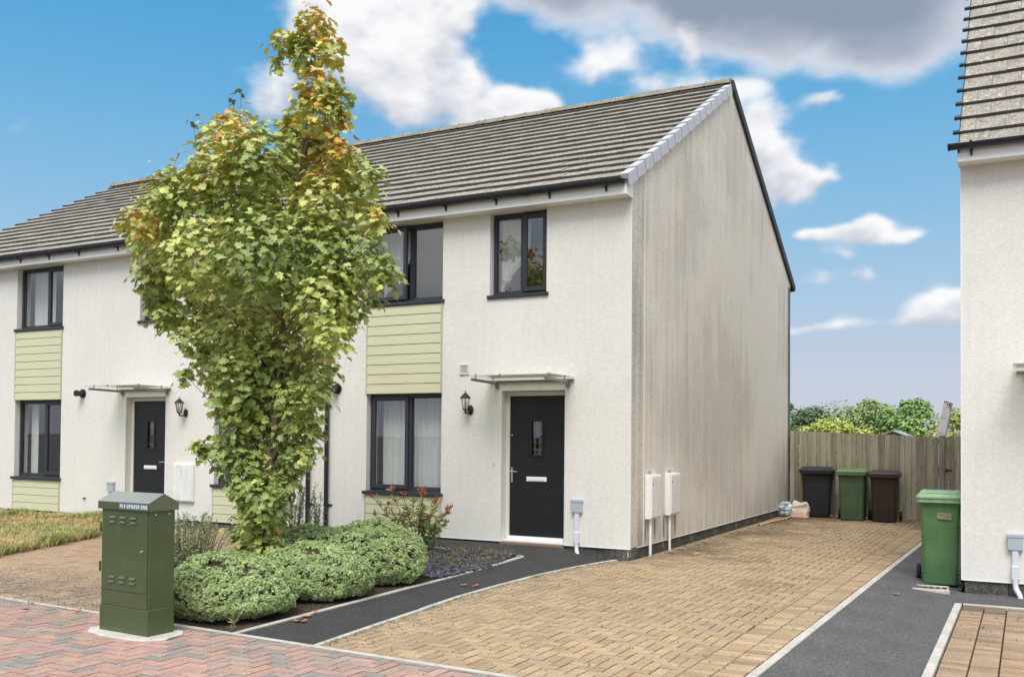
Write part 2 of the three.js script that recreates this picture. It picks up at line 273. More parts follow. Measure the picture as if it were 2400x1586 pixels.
// ------------------------------------------------------------------ the ground
structure('ground', new THREE.PlaneGeometry(1600, 1600).rotateX(-Math.PI / 2).translate(0, -0.3, 0), std({ color: rgb(0.1, 0.095, 0.085), roughness: 1 }));
const along = (pts, t) => { const L = [0]; for (let i = 1; i < pts.length; i++) L.push(L[i - 1] + Math.hypot(pts[i][0] - pts[i - 1][0], pts[i][1] - pts[i - 1][1])); const s = t * L[L.length - 1]; let i = 1; while (i < L.length - 1 && s > L[i]) i++; const q = (s - L[i - 1]) / (L[i] - L[i - 1] || 1); return [mix(pts[i - 1][0], pts[i][0], q), mix(pts[i - 1][1], pts[i][1], q)]; };
function ruled(A, B, n, m, lift, bump = 0) {   // a sheet between two edge lines, lying on the ground; A and B are lists of [x, z]
  const pos = [], uv = [], idx = [];
  for (let i = 0; i <= n; i++) { const a = along(A, i / n), b = along(B, i / n); for (let j = 0; j <= m; j++) { const x = mix(a[0], b[0], j / m), z = mix(a[1], b[1], j / m); const e = bump * PN.noise(x * 2.1, z * 2.1, 0.5); pos.push(x, gh(x, z) + lift + e, z); uv.push(x, z); } }
  for (let i = 0; i < n; i++) for (let j = 0; j < m; j++) { const a = i * (m + 1) + j, b = a + m + 1; idx.push(a, b, a + 1, a + 1, b, b + 1); }
  const g = new THREE.BufferGeometry(); g.setAttribute('position', new THREE.Float32BufferAttribute(pos, 3)); g.setAttribute('uv', new THREE.Float32BufferAttribute(uv, 2)); g.setIndex(idx); g.computeVertexNormals();
  if (g.attributes.normal.getY(0) < 0) { const q = g.index.array; for (let k = 0; k < q.length; k += 3) { const t = q[k]; q[k] = q[k + 1]; q[k + 1] = t; } g.computeVertexNormals(); }
  return g;
}
const kerbZ = (x) => 6.08 + 0.045 * x;                       // the line where the road paving begins
const driveX = (z) => 2.98 - 0.0174 * z;                     // right edge of the drive
const pathR = [[-0.2, 6.1], [-0.272, 5.412], [-0.346, 4.562], [-0.453, 3.413], [-0.46, 1.983], [-0.372, 1.007], [-0.19, 0.06]];
const pathL = [[-1.02, 6.05], [-1.165, 3.154], [-1.235, 1.493], [-1.08, 0.86]];
const pathRX = (z) => { for (let i = 1; i < pathR.length; i++) if (z >= pathR[i][1]) { const t = (z - pathR[i][1]) / (pathR[i - 1][1] - pathR[i][1]); return mix(pathR[i][0], pathR[i - 1][0], Math.min(1, t)); } return -0.19; };
structure('tarmac_path', mergeGeometries([
  ruled([[-1.02, 6.03], [-1.165, 3.154], [-1.235, 1.493], [-1.08, 0.86], [-1.1, 0.02]], [[-0.21, 6.07], ...pathR.slice(1)], 60, 8, -0.002),
  ruled([[-1.08, 0.86], [-2.1, 0.77], [-2.56, 0.7], [-5, 0.66], [-9.6, 0.6]], [[-1.1, 0.02], [-9.6, 0.02]], 60, 6, -0.002)]), tarmacMat);
structure('tarmac_footpath', mergeGeometries([
  ruled([[driveX(-8.6) + 0.06, -8.6], [driveX(6.2) + 0.06, 6.2]], [[3.9, -8.6], [3.9, 0.82], [3.9, 6.2]], 90, 8, -0.004),
  ruled([[3.9, 0.82], [9.5, 0.72]], [[3.9, -0.05], [9.5, -0.05]], 30, 6, -0.004)]), tarmacPale);

// edging: flush concrete strips laid in lengths
function edging(name, pts, w, len, lift, parentLabel) {
  const g = structure(name, ruled(pts, pts.map(([x, z]) => [x + 0.002, z + 0.002]), 4, 1, -0.2), concreteMat); if (parentLabel) g.userData.label = parentLabel;
  let total = 0; for (let i = 1; i < pts.length; i++) total += Math.hypot(pts[i][0] - pts[i - 1][0], pts[i][1] - pts[i - 1][1]);
  const n = Math.max(1, Math.round(total / len));
  for (let k = 0; k < n; k++) {
    const a = along(pts, k / n), b = along(pts, (k + 1) / n), L = Math.hypot(b[0] - a[0], b[1] - a[1]) - 0.006, mx = (a[0] + b[0]) / 2, mz = (a[1] + b[1]) / 2;
    const s = metreUV(new RoundedBoxGeometry(L, 0.12, w, 1, 0.007).translate(0, -0.06, 0));
    const m = mk('edging_stone', s, concreteMat, g); m.position.set(mx, (gh(...a) + gh(...b)) / 2 + lift + rr(-0.002, 0.002), mz); m.rotation.set(0, -Math.atan2(b[1] - a[1], b[0] - a[0]), Math.atan2(gh(...b) - gh(...a), L)); m.rotation.order = 'YXZ';
  }
}
edging('path_edging', pathR.map(([x, z]) => [x + 0.02, z]), 0.05, 0.92, 0.014);
edging('bed_edging', [[-1.04, 6.04], [-1.18, 3.154], [-1.25, 1.493]], 0.05, 0.92, 0.012);
edging('bed_edging', [[-1.25, 1.493], [-1.11, 0.88]], 0.05, 0.7, 0.012);
edging('bed_edging', [[-1.12, 0.88], [-2.1, 0.79], [-2.56, 0.72], [-4.4, 0.69]], 0.05, 0.92, 0.012);
edging('kerb_line', [[-14, kerbZ(-14)], [8, kerbZ(8)]], 0.055, 0.92, 0.006);
edging('drive_edging', [[driveX(6.15) + 0.04, 6.15], [driveX(-8.6) + 0.04, -8.6]], 0.07, 0.92, 0.006);
edging('forecourt_edging', [[3.93, 6.2], [3.93, 0.86]], 0.07, 0.62, 0.01);
edging('forecourt_edging', [[3.97, 0.83], [9.4, 0.73]], 0.06, 0.92, 0.006);

// block paving
function brickGeo(L, W, ox, oz) {   // chamfered paver, top at 0, length along x
  const h = 0.055, c = 0.003, a = L / 2, b = W / 2, ai = a - c, bi = b - c, P = [], T = [];
  const quad = (p, q, r, s) => P.push(...p, ...q, ...r, ...p, ...r, ...s);
  quad([-ai, 0, bi], [ai, 0, bi], [ai, 0, -bi], [-ai, 0, -bi]);
  const A = [[-a, -c, b], [a, -c, b], [a, -c, -b], [-a, -c, -b]], I = [[-ai, 0, bi], [ai, 0, bi], [ai, 0, -bi], [-ai, 0, -bi]], D = A.map((p) => [p[0], -h, p[2]]);
  for (let i = 0; i < 4; i++) { const j = (i + 1) % 4; quad(A[i], A[j], I[j], I[i]); quad(D[i], D[j], A[j], A[i]); }
  for (let i = 0; i < P.length; i += 3) T.push(P[i] + ox, P[i + 2] + oz);
  const g = new THREE.BufferGeometry(); g.setAttribute('position', new THREE.Float32BufferAttribute(P, 3)); g.computeVertexNormals(); g.setAttribute('uv', new THREE.Float32BufferAttribute(T, 2)); return g;
}
const brickGeos = [0, 1, 2, 3].map((i) => brickGeo(0.189, 0.0868, i * 0.27, i * 0.61));
function clipTo(poly, f) {   // keep where f >= 0
  const out = []; for (let i = 0; i < poly.length; i++) { const a = poly[i], b = poly[(i + 1) % poly.length], fa = f(a[0], a[1]), fb = f(b[0], b[1]); if (fa >= 0) out.push(a); if ((fa >= 0) !== (fb >= 0)) { const t = fa / (fa - fb); out.push([mix(a[0], b[0], t), mix(a[1], b[1], t)]); } } return out;
}
function cutBrick(poly, y) {
  let s = 0; for (let i = 0; i < poly.length; i++) { const a = poly[i], b = poly[(i + 1) % poly.length]; s += a[0] * b[1] - b[0] * a[1]; }
  if (Math.abs(s) < 0.004) return null; if (s > 0) poly = poly.slice().reverse();
  const P = [], T = [], n = poly.length, put = (x, yy, z) => { P.push(x, yy, z); T.push(x, z); };
  for (let i = 1; i < n - 1; i++) for (const k of [0, i, i + 1]) put(poly[k][0], y, poly[k][1]);
  for (let i = 0; i < n; i++) { const a = poly[i], b = poly[(i + 1) % n]; for (const [p, yy] of [[a, y - 0.05], [b, y - 0.05], [b, y], [a, y - 0.05], [b, y], [a, y]]) put(p[0], yy, p[1]); }
  const g = new THREE.BufferGeometry(); g.setAttribute('position', new THREE.Float32BufferAttribute(P, 3)); g.computeVertexNormals(); g.setAttribute('uv', new THREE.Float32BufferAttribute(T, 2)); return g;
}
const camX = 4.5683, camZ = 11.8293;
const seen = (x, z) => { const dx = x - camX, dz = z - camZ, xx = 0.88187 * dx - 0.47142 * dz, zz = -(0.47148 * dx + 0.8816 * dz); if (zz < 1) return 0; const u = xx / zz; return Math.abs(u) < 0.54 && 1.585 / zz < 0.272 ? 1 : 0; };
function paving(parent, laid, inside, palette, keep, lift = 0) {
  // laid: [x, z, along z?]; inside: list of functions >= 0 inside; palette(x, z) gives a linear colour
  const whole = [], cuts = [];
  for (const [x, z, turned] of laid) {
    const a = turned ? 0.047 : 0.0965, b = turned ? 0.0965 : 0.047;
    const c = [[x - a, z - b], [x + a, z - b], [x + a, z + b], [x - a, z + b]], vals = inside.map((f) => c.map((p) => f(p[0], p[1])));
    if (vals.some((v) => v.every((q) => q < 0))) continue;
    if (vals.every((v) => v.every((q) => q >= 0))) whole.push([x, z, turned, seen(x, z) / ((x - camX) ** 2 + (z - camZ) ** 2)]);
    else { let p = c; for (const f of inside) { p = clipTo(p, f); if (p.length < 3) break; } if (p.length > 2) { const g = cutBrick(p, gh(x, z) + lift); if (g) cuts.push(g); } }
  }
  whole.sort((p, q) => q[3] - p[3]);
  const tones = new Map(), mats = [], cols = [];
  whole.forEach(([x, z, turned, w], i) => {
    const c = palette(x, z), tilt = [rr(-0.008, 0.008), rr(-0.008, 0.008)], y = gh(x, z) + lift + rr(-0.003, 0.0015), q = E4(tilt[0], turned ? Math.PI / 2 : 0, tilt[1]);
    const slope = Math.atan2(gh(x + 0.1, z) - gh(x - 0.1, z), 0.2), slopeZ = Math.atan2(gh(x, z + 0.1) - gh(x, z - 0.1), 0.2); q.premultiply(E4(-slopeZ, 0, slope));
    if (i < keep && w > 0) {
      const k = c, id = k.map((t) => t.toFixed(3)).join(); if (!tones.has(id)) tones.set(id, brickOf(k));
      const m = mk('brick', brickGeos[Math.floor(rnd() * 4)], tones.get(id), parent); m.position.set(x, y, z); m.quaternion.copy(q);
    } else { mats.push(M4(V(x, y, z), q, 1)); cols.push(c); }
  });
  if (mats.length) stuffMesh('paving_bricks', brickGeos[0], brickMat, mats, cols, parent);
  if (cuts.length) { const m = mk('cut_bricks', mergeGeometries(cuts), brickOf(palette(cuts.length, 0)), parent); m.userData.kind = 'stuff'; }
}
function herringbone(x0, x1, z0, z1) {
  const out = [], a = 0.1, nx = Math.ceil((x1 - x0) / a), nz = Math.ceil((z1 - z0) / a);
  for (let i = -1; i < nx + 1; i++) for (let j = -1; j < nz + 1; j++) { const m = (((i - j) % 4) + 4) % 4; if (m === 0) out.push([x0 + (i + 1) * a, z0 + (j + 0.5) * a, false]); else if (m === 3) out.push([x0 + (i + 0.5) * a, z0 + (j + 1) * a, true]); }
  return out;
}
const vary = (c, s) => { const k = 1 + (Math.floor(rnd() * 6) / 5 - 0.5) * s, h = (Math.floor(rnd() * 3) / 2 - 0.5) * 0.1; return [c[0] * k * (1 + h * 0.4), c[1] * k, c[2] * k * (1 - h)]; };
function tan(x, z) {   // buff drive pavers; brown grime in patches, thicker beside the gable: dampness plus its shade painted in
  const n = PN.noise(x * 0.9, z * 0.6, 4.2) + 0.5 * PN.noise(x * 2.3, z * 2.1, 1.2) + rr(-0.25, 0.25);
  const dampShade = z < 0.3 ? 0.55 * sm(1.9, 0.2, x) + 0.4 * sm(-6.3, -8.2, z) : 0.35 * sm(0.35, 0.0, x - pathRX(Math.max(0.1, z)));
  const t = Math.round(5 * sm(0.1, 0.9, n * 0.5 + dampShade + 0.06)) / 5; const c = vary([0.53, 0.39, 0.24], 0.24); const d = [0.2, 0.14, 0.085]; return c.map((q, i) => mix(q, d[i], t));
}
const driveIn = [(x, z) => kerbZ(x) - 0.04 - z, (x, z) => x - (z > 0.06 ? pathRX(z) + 0.05 : 0.015), (x, z) => driveX(z) - 0.005 - x, (x, z) => z + 9.3];
const driveway = structure('driveway', ruled([[-0.15, 6.05], [-0.42, 3.4], [-0.42, 1.9], [-0.15, 0.05], [0.0, -0.01], [0.0, -9.3]], [[driveX(6.2), 6.2], [driveX(-9.3), -9.3]], 80, 6, -0.03), sandMat);
const soldiers = (x0, z0, z1, n, dx) => { const out = []; for (let k = 0; k < n; k++) for (let z = z0; z < z1; z += 0.1) out.push([dx(z) - 0.106 - 0.198 * k + x0, z + 0.05, false]); return out; };
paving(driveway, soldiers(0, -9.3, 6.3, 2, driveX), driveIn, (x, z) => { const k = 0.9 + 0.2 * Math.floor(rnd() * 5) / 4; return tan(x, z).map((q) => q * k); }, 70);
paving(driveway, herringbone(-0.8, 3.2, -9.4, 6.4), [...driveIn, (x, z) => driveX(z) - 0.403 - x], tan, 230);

const pink = () => { const t = rnd(); return t < 0.18 ? vary([0.37, 0.335, 0.295], 0.14) : t < 0.36 ? vary([0.47, 0.36, 0.3], 0.14) : vary([0.56, 0.36, 0.3], 0.14); };
const road = structure('road', ruled([[-16, kerbZ(-16) + 0.03], [10, kerbZ(10) + 0.03]], [[-16, 40], [10, 40]], 30, 20, -0.03), sandMat);
paving(road, herringbone(-7, 5.5, 5.7, 9.6), [(x, z) => z - kerbZ(x) - 0.03], pink, 300, 0.004);

const leftDrive = structure('driveway', ruled([[-9.6, 0.62], [-3.6, 0.62]], [[-9.6, kerbZ(-9.6)], [-2.3, kerbZ(-2.3)]], 40, 24, -0.03), sandMat);
const rosy = (x, z) => { const t = Math.round(4 * sm(4.3, 5.4, z + PN.noise(x * 2, z * 2, 3) * 0.8) * rr(0.3, 1)) / 4; const c = vary([0.52, 0.365, 0.24], 0.22), d = [0.3, 0.23, 0.165]; return c.map((q, i) => mix(q, d[i], t)); };
paving(leftDrive, herringbone(-9.4, -2.2, 0.6, 6.2), [(x, z) => kerbZ(x) - 0.03 - z, (x, z) => z - 0.66, (x, z) => (z < 3.2 ? -3.7 : mix(-3.7, -2.4, Math.min(1, (z - 3.2) / 2.8))) - 0.02 - x], rosy, 60);

const forecourt = structure('forecourt', ruled([[3.96, 0.86], [3.96, 6.2]], [[9.4, 0.78], [9.4, 6.2]], 20, 12, -0.03), sandMat);
{ const laid = []; for (let k = 0; k < 18; k++) { for (let z = 0.92; z < 6.2; z += 0.1) laid.push([3.975 + 0.1 + 0.2005 * k, z + (k % 3) * 0.031, false]); }
  const c2 = (x, z) => { const t = Math.round(4 * sm(0.3, 0.7, PN.noise(x * 2.2, z * 2.2, 9) + sm(1.5, 0.9, z) * 0.6 + rr(-0.15, 0.15))) / 4; const c = vary([0.46, 0.325, 0.215], 0.32); return c.map((q, i) => mix(q, [0.22, 0.165, 0.12][i], t)); };
  paving(forecourt, laid, [(x, z) => z - 0.88, (x, z) => 6.15 - z], c2, 120); }

// planting bed and its slate, rough grass on the left
const bedLeft = (z) => z < 3.2 ? -3.7 : mix(-3.7, -2.4, Math.min(1, (z - 3.2) / 2.8));
structure('planting_bed', ruled([[-3.68, 0.72], [-3.68, 3.2], [-2.38, 5.97]], [[-1.12, 0.92], [-1.24, 1.5], [-1.18, 3.15], [-1.05, 5.98]], 40, 14, 0.0, 0.03), soilMat);
{ const g = new THREE.BufferGeometry(); const P = [], I = []; const pts = [[0, 0], [0.5, 0.1], [0.62, 0.42], [0.3, 0.7], [-0.1, 0.5]]; for (const y of [0, 0.12]) for (const [x, z] of pts) P.push(x - 0.25, y, z - 0.35); for (let i = 1; i < 4; i++) { I.push(5, 5 + i + 1, 5 + i); } for (let i = 0; i < 5; i++) { const j = (i + 1) % 5; I.push(i, i + 5, j, j, i + 5, j + 5); }
  g.setAttribute('position', new THREE.Float32BufferAttribute(P, 3)); g.setIndex(I); const q = g.toNonIndexed(); q.computeVertexNormals();
  const mats = [], cols = []; for (let i = 0; i < 3600; i++) { const x = rr(-3.3, -1.2), z = rr(0.86, 2.7); mats.push(M4(V(x, gh(x, z) + 0.015 + rr(0, 0.02), z), E4(rr(-0.35, 0.35), rr(0, 6.3), rr(-0.35, 0.35)), rr(0.035, 0.085))); const k = rr(0.6, 1.5); cols.push([0.085 * k, 0.08 * k, 0.1 * k]); }
  tag(stuffMesh('slate_chippings', q, std({ roughness: 0.7, side: THREE.DoubleSide }), mats, cols), 'purple grey slate chippings spread over the planting bed', 'slate chips'); }
function bladeGeo(n, spread, bend) {
  const P = []; const r = rng(n * 13 + 5);
  for (let i = 0; i < n; i++) { const a = r() * 6.283, l = 0.6 + r() * 0.6, w = 0.022, dx = Math.cos(a), dz = Math.sin(a), b0 = [dx * 0.05 * r(), 0, dz * 0.05 * r()], m = [b0[0] + dx * spread * 0.35, l * 0.6, b0[2] + dz * spread * 0.35], t = [b0[0] + dx * spread, l * (1 - bend * r()), b0[2] + dz * spread];
    const px = -dz * w, pz = dx * w; P.push(b0[0] - px, 0, b0[2] - pz, b0[0] + px, 0, b0[2] + pz, m[0] + px, m[1], m[2] + pz, b0[0] - px, 0, b0[2] - pz, m[0] + px, m[1], m[2] + pz, m[0] - px, m[1], m[2] - pz, m[0] - px, m[1], m[2] - pz, m[0] + px, m[1], m[2] + pz, ...t); }
  const g = new THREE.BufferGeometry(); g.setAttribute('position', new THREE.Float32BufferAttribute(P, 3)); g.computeVertexNormals(); return g;
}
const grassA = bladeGeo(7, 0.45, 0.5), weedGeo = bladeGeo(9, 0.8, 0.3);
structure('verge_soil', ruled([[-16, -0.02], [-9.0, -0.02], [-8.2, 1.6], [-7.9, 2.6], [-7.2, 3.9], [-6.6, 5.2], [-6.4, 5.7]], [[-16, -0.02], [-16, 5.6]], 40, 20, 0.012, 0.05), soilMat);
{ const mats = [], cols = []; const edge = (z) => z < 1.6 ? mix(-9.4, -8.25, z / 1.6) : z < 3.8 ? mix(-8.25, -7.35, (z - 1.6) / 2.2) : mix(-7.35, -6.6, (z - 3.8) / 1.5);
  for (let i = 0; i < 16000; i++) { const z = rr(0.06, 5.4), x = edge(z) + 0.12 - Math.pow(rnd(), 1.3) * 6.4 + PN.noise(z * 3, i * 0.01, 2) * 0.25; const n = PN.noise(x * 1.3, z * 1.3, 7); const h = (0.06 + 0.13 * rnd() + 0.08 * Math.max(0, n)) * (z < 0.7 ? 1.25 : 1);
    mats.push(M4(V(x, gh(x, z) + 0.01, z), E4(rr(-0.3, 0.3), rr(0, 6.3), rr(-0.3, 0.3)), V(h * 1.1, h, h * 1.1))); const s = sm(-0.25, 0.4, n + rr(-0.35, 0.35)); const k = rr(0.7, 1.25); cols.push([mix(0.62, 0.34, s) * k, mix(0.48, 0.38, s) * k, mix(0.22, 0.11, s) * k]); }
  tag(stuffMesh('rough_grass', grassA, softLeaf, mats, cols), 'rough straw coloured grass growing in front of the far house', 'grass'); }
{ const mats = [], cols = []; for (let i = 0; i < 520; i++) { let x, z; const t = rnd(); if (t < 0.3) { z = rr(0.3, 6); x = pathRX(z) + rr(0.03, 0.1); } else if (t < 0.55) { x = rr(-0.2, 2.9); z = rr(-6, 6); } else if (t < 0.75) { z = rr(-8.5, -0.3); x = rr(0.01, 0.08); } else if (t < 0.9) { x = rr(-7, -2.5); z = kerbZ(x) + rr(-0.25, 0.1); } else { x = rr(3.98, 5); z = rr(0.9, 3); }
    const h = rr(0.012, 0.04); mats.push(M4(V(x, gh(x, z), z), E4(0, rr(0, 6.3), 0), V(h * 1.5, h, h * 1.5))); const k = rr(0.7, 1.3); cols.push([0.17 * k, 0.23 * k, 0.05 * k]); }
  tag(stuffMesh('joint_weeds', weedGeo, softLeaf, mats, cols), 'small green weeds rooted in the paving joints', 'weeds'); }
{ const mats = [], cols = []; for (let i = 0; i < 420; i++) { const x = rr(-3.2, -1.25), z = rr(0.8, 1.9); const h = rr(0.03, 0.08); mats.push(M4(V(x, gh(x, z) + 0.02, z), E4(0, rr(0, 6.3), 0), V(h * 1.3, h, h * 1.3))); const s = rnd(), k = rr(0.7, 1.3); cols.push([mix(0.3, 0.14, s) * k, mix(0.22, 0.2, s) * k, mix(0.09, 0.05, s) * k]); }
  tag(stuffMesh('bed_weeds', weedGeo, softLeaf, mats, cols), 'dry weeds and moss scattered over the slate bed', 'weeds'); }

{ const g = new THREE.DodecahedronGeometry(1, 0), mats = [], cols = [], r = rng(411), R = (a, b) => a + (b - a) * r();
  for (let i = 0; i < 4200; i++) { const t = r(); let x, z; if (t < 0.62) { z = 6.05 - Math.pow(r(), 1.6) * 1.6; x = R(-6.5, -2.6); } else if (t < 0.8) { z = R(0.2, 6); x = pathRX(z) + 0.06 + Math.pow(r(), 2) * 0.4; } else { x = R(-0.1, 2.9); z = R(-8, 6); }
    const k = R(0.003, 0.0075); mats.push(M4(V(x, gh(x, z) + k * 0.5, z), E4(R(0, 6), R(0, 6), R(0, 6)), V(k * 1.5, k * 0.8, k))); const q = R(0.5, 1.25); cols.push([0.42 * q, 0.37 * q, 0.3 * q]); }
  tag(stuffMesh('loose_grit', g, std({ roughness: 0.95 }), mats, cols), 'pale grit and chippings scattered over the block paving', 'grit'); }
// ------------------------------------------------------------------ houses
const TAN = 0.5686, PITCH = Math.atan(TAN), DEPTH = 9.55, RIDGE_Z = -4.775, EAVE = 4.743, LOW = { tan: TAN, z0: 0.287, y0: 4.976, gauge: 0.35, rows: 17 }, STEEP = { tan: 1.0, z0: 0.283, y0: 4.9, gauge: 0.33, rows: 22 };
let RP = LOW; const roofY = (z) => RP.y0 + (RP.z0 - z) * RP.tan;
function tileGeo(w, ox, oy) {   // front butt at z = 0, going up the slope towards -z; groups: weathered top, dark edges
  const a = w / 2, l = 0.41, t = 0.038, P = [], T = [], q4 = (p, q, r, s) => { for (const v of [p, q, r, p, r, s]) { P.push(...v); T.push(v[0] + ox, v[2] + oy); } };
  q4([-a, 0, 0], [a, 0, 0], [a, 0, -l], [-a, 0, -l]);
  q4([-a, -t, 0], [a, -t, 0], [a, 0, 0], [-a, 0, 0]); q4([-a, -t, -l], [-a, -t, 0], [-a, 0, 0], [-a, 0, -l]); q4([a, -t, 0], [a, -t, -l], [a, 0, -l], [a, 0, 0]); q4([-a, -t, -l], [a, -t, -l], [a, -t, 0], [-a, -t, 0]);
  const g = new THREE.BufferGeometry(); g.setAttribute('position', new THREE.Float32BufferAttribute(P, 3)); g.computeVertexNormals(); g.setAttribute('uv', new THREE.Float32BufferAttribute(T, 2)); g.addGroup(0, 6, 0); g.addGroup(6, 24, 1); return g;
}
const tileFull = [0, 1, 2, 3].map((i) => tileGeo(0.297, i * 0.37, i * 0.53)), tileHalf = tileGeo(0.147, 0.2, 0.8);
function roofOf(house, x0, x1, nearX, { right, left }) {
  const roof = mk('roof', metreUV(extrudeX([[0.2, 4.9], [RIDGE_Z, roofY(RIDGE_Z) - 0.07], [-DEPTH - 0.2, 4.9], [-DEPTH - 0.2, 4.84], [RIDGE_Z, roofY(RIDGE_Z) - 0.14], [0.2, 4.83]], x0 + 0.01, x1 - 0.01)), deckMat, house);
  const list = [], pitch = Math.atan(RP.tan), gz = RP.gauge * Math.cos(pitch), tilt = 0.038 / RP.gauge;
  for (let r = 0; r < RP.rows; r++) { const z = RP.z0 - r * gz; let x = x1; if (r % 2) { list.push([x - 0.075, z, true]); x -= 0.15; } for (; x - 0.3 > x0 - 0.02; x -= 0.3) list.push([x - 0.15, z, false]); if (x - 0.15 > x0 - 0.02) list.push([x - 0.075, z, true]); }
  list.sort((p, q) => (p[0] - nearX) ** 2 + (p[1] - 4) ** 2 - (q[0] - nearX) ** 2 - (q[1] - 4) ** 2);
  const rest = [[], []];
  list.forEach(([x, z, half], i) => {
    const y = roofY(z) + rr(-0.003, 0.003), rx = pitch - tilt + rr(-0.006, 0.006), rz = rr(-0.006, 0.006), g = half ? tileHalf : tileFull[Math.floor(rnd() * 4)], mats = [tileTops[Math.floor(rnd() * 3)], tileEdge];
    if (i < 300) { const m = mk('tile', g, mats, roof); m.position.set(x, y, z); m.rotation.set(rx, 0, rz); }
    else rest[half ? 1 : 0].push(M4(V(x, y, z), E4(rx, 0, rz), 1));
  });
  rest.forEach((l, k) => { if (l.length) stuffMesh('roof_tiles', k ? tileHalf : tileFull[0], [tileTops[1], tileEdge], l, null, roof); });
  mk('rear_slope', metreUV(extrudeX([[RIDGE_Z, roofY(RIDGE_Z)], [-DEPTH - RP.z0, RP.y0], [-DEPTH - RP.z0, RP.y0 - 0.046], [RIDGE_Z, roofY(RIDGE_Z) - 0.06]], x0, x1)), tileTops[0], roof);
  for (let x = x1, k = 0; x > x0 + 0.05; x -= 0.45, k++) {   // ridge tiles
    const w = Math.min(0.46, x - x0), h = rr(0, 0.008), ry = roofY(RIDGE_Z);
    mk('ridge_tile', metreUV(extrudeX([[RIDGE_Z + 0.155, ry - 0.055], [RIDGE_Z + 0.11, ry + 0.0], [RIDGE_Z + 0.05, ry + 0.045 + h], [RIDGE_Z, ry + 0.058 + h], [RIDGE_Z - 0.05, ry + 0.045 + h], [RIDGE_Z - 0.11, ry], [RIDGE_Z - 0.155, ry - 0.055]], x - w + 0.008, x)), ridgeMat, roof);
    mk('ridge_collar', metreUV(extrudeX([[RIDGE_Z + 0.163, ry - 0.055], [RIDGE_Z + 0.115, ry + 0.007], [RIDGE_Z + 0.053, ry + 0.054 + h], [RIDGE_Z, ry + 0.068 + h], [RIDGE_Z - 0.053, ry + 0.054 + h], [RIDGE_Z - 0.115, ry + 0.007], [RIDGE_Z - 0.163, ry - 0.055]], x - w - 0.012, x - w + 0.02)), ridgeMat, roof);
  }
  const cap = (s) => join([box(s * 0.036, s * 0.058, -0.15, 0.014, -0.325, 0.004), box(s * -0.06, s * 0.056, 0.004, 0.016, -0.33, 0.008), box(s * -0.05, s * 0.037, -0.05, 0.004, 0.0005, 0.012)]);
  for (const [x, s, mat] of [[x1, 1, right], [x0, -1, left]]) if (mat) {
    const g = mat === vergeDark ? join([box(s * -0.02, s * 0.075, -0.036, -0.002, -0.05, 0.002), box(s * -0.004, s * 0.012, -0.075, -0.004, -0.36, 0.0)]) : cap(s); for (let r = 0; r < RP.rows - 1; r++) { const z = RP.z0 - r * gz, m = mk('verge_cap', g, mat, roof); m.position.set(x, roofY(z), z); m.rotation.x = pitch - (mat === vergeDark ? tilt : 0.06); }
    mk('rear_verge', metreUV(extrudeX([[RIDGE_Z + 0.02, roofY(RIDGE_Z) + 0.02], [-DEPTH - 0.31, 4.965], [-DEPTH - 0.31, 4.9], [-DEPTH - 0.2, 4.845], [RIDGE_Z + 0.02, roofY(RIDGE_Z) - 0.15]], s > 0 ? x - 0.02 : x - 0.05, s > 0 ? x + 0.05 : x + 0.02)), vergeDark, roof);  // rear verge: shade on pale caps put into the dark colour
  }
  return roof;
}
function gutterOf(house, x0, x1, endCap) {
  const arc = []; for (let i = 0; i <= 10; i++) { const a = Math.PI + i * Math.PI / 10; arc.push([0.282 + 0.057 * Math.cos(a), 4.925 + 0.06 * Math.sin(a)]); } for (let i = 10; i >= 0; i--) { const a = Math.PI + i * Math.PI / 10; arc.push([0.282 + 0.05 * Math.cos(a), 4.925 + 0.053 * Math.sin(a)]); }
  const g = mk('gutter', metreUV(extrudeX(arc, x0, x1)), gutterMat, house);
  for (let x = x1 - 0.25; x > x0; x -= 0.82) mk('gutter_bracket', join([metreUV(extrudeX([[0.224, 4.935], [0.224, 4.85], [0.29, 4.852], [0.335, 4.88], [0.345, 4.935], [0.338, 4.935], [0.328, 4.884], [0.288, 4.86], [0.232, 4.86], [0.232, 4.935]], x - 0.014, x + 0.014)), box(x - 0.012, x + 0.012, 4.8, 4.86, 0.2245, 0.24)]), gutterMat, g);
  mk('gutter_union', metreUV(extrudeX(arc.map(([z, y]) => [0.282 + (z - 0.282) * 1.12, 4.925 + (y - 4.925) * 1.12]), x0 + (x1 - x0) * 0.72, x0 + (x1 - x0) * 0.72 + 0.09)), gutterMat, g);
  if (endCap) { const s = new THREE.CylinderGeometry(0.064, 0.064, 0.02, 18, 1, false, Math.PI / 2, Math.PI).rotateZ(Math.PI / 2); for (const x of endCap) mk('gutter_end', flat(s.clone().rotateX(-Math.PI / 2).translate(x, 4.925, 0.282)), gutterMat, g); }
}
function pane(x0, x1, y0, y1, z) { return flat(new THREE.PlaneGeometry(x1 - x0, y1 - y0).translate((x0 + x1) / 2, (y0 + y1) / 2, z)); }
const frameBars = (x0, x1, y0, y1, w, z0, z1, r = 0.006) => join([rbox(x0, x0 + w, y0, y1, z0, z1, r), rbox(x1 - w, x1, y0, y1, z0, z1, r), rbox(x0 + w - 0.004, x1 - w + 0.004, y1 - w, y1, z0 + 0.001, z1 - 0.001, r), rbox(x0 + w - 0.004, x1 - w + 0.004, y0, y0 + w, z0 + 0.001, z1 - 0.001, r)]);
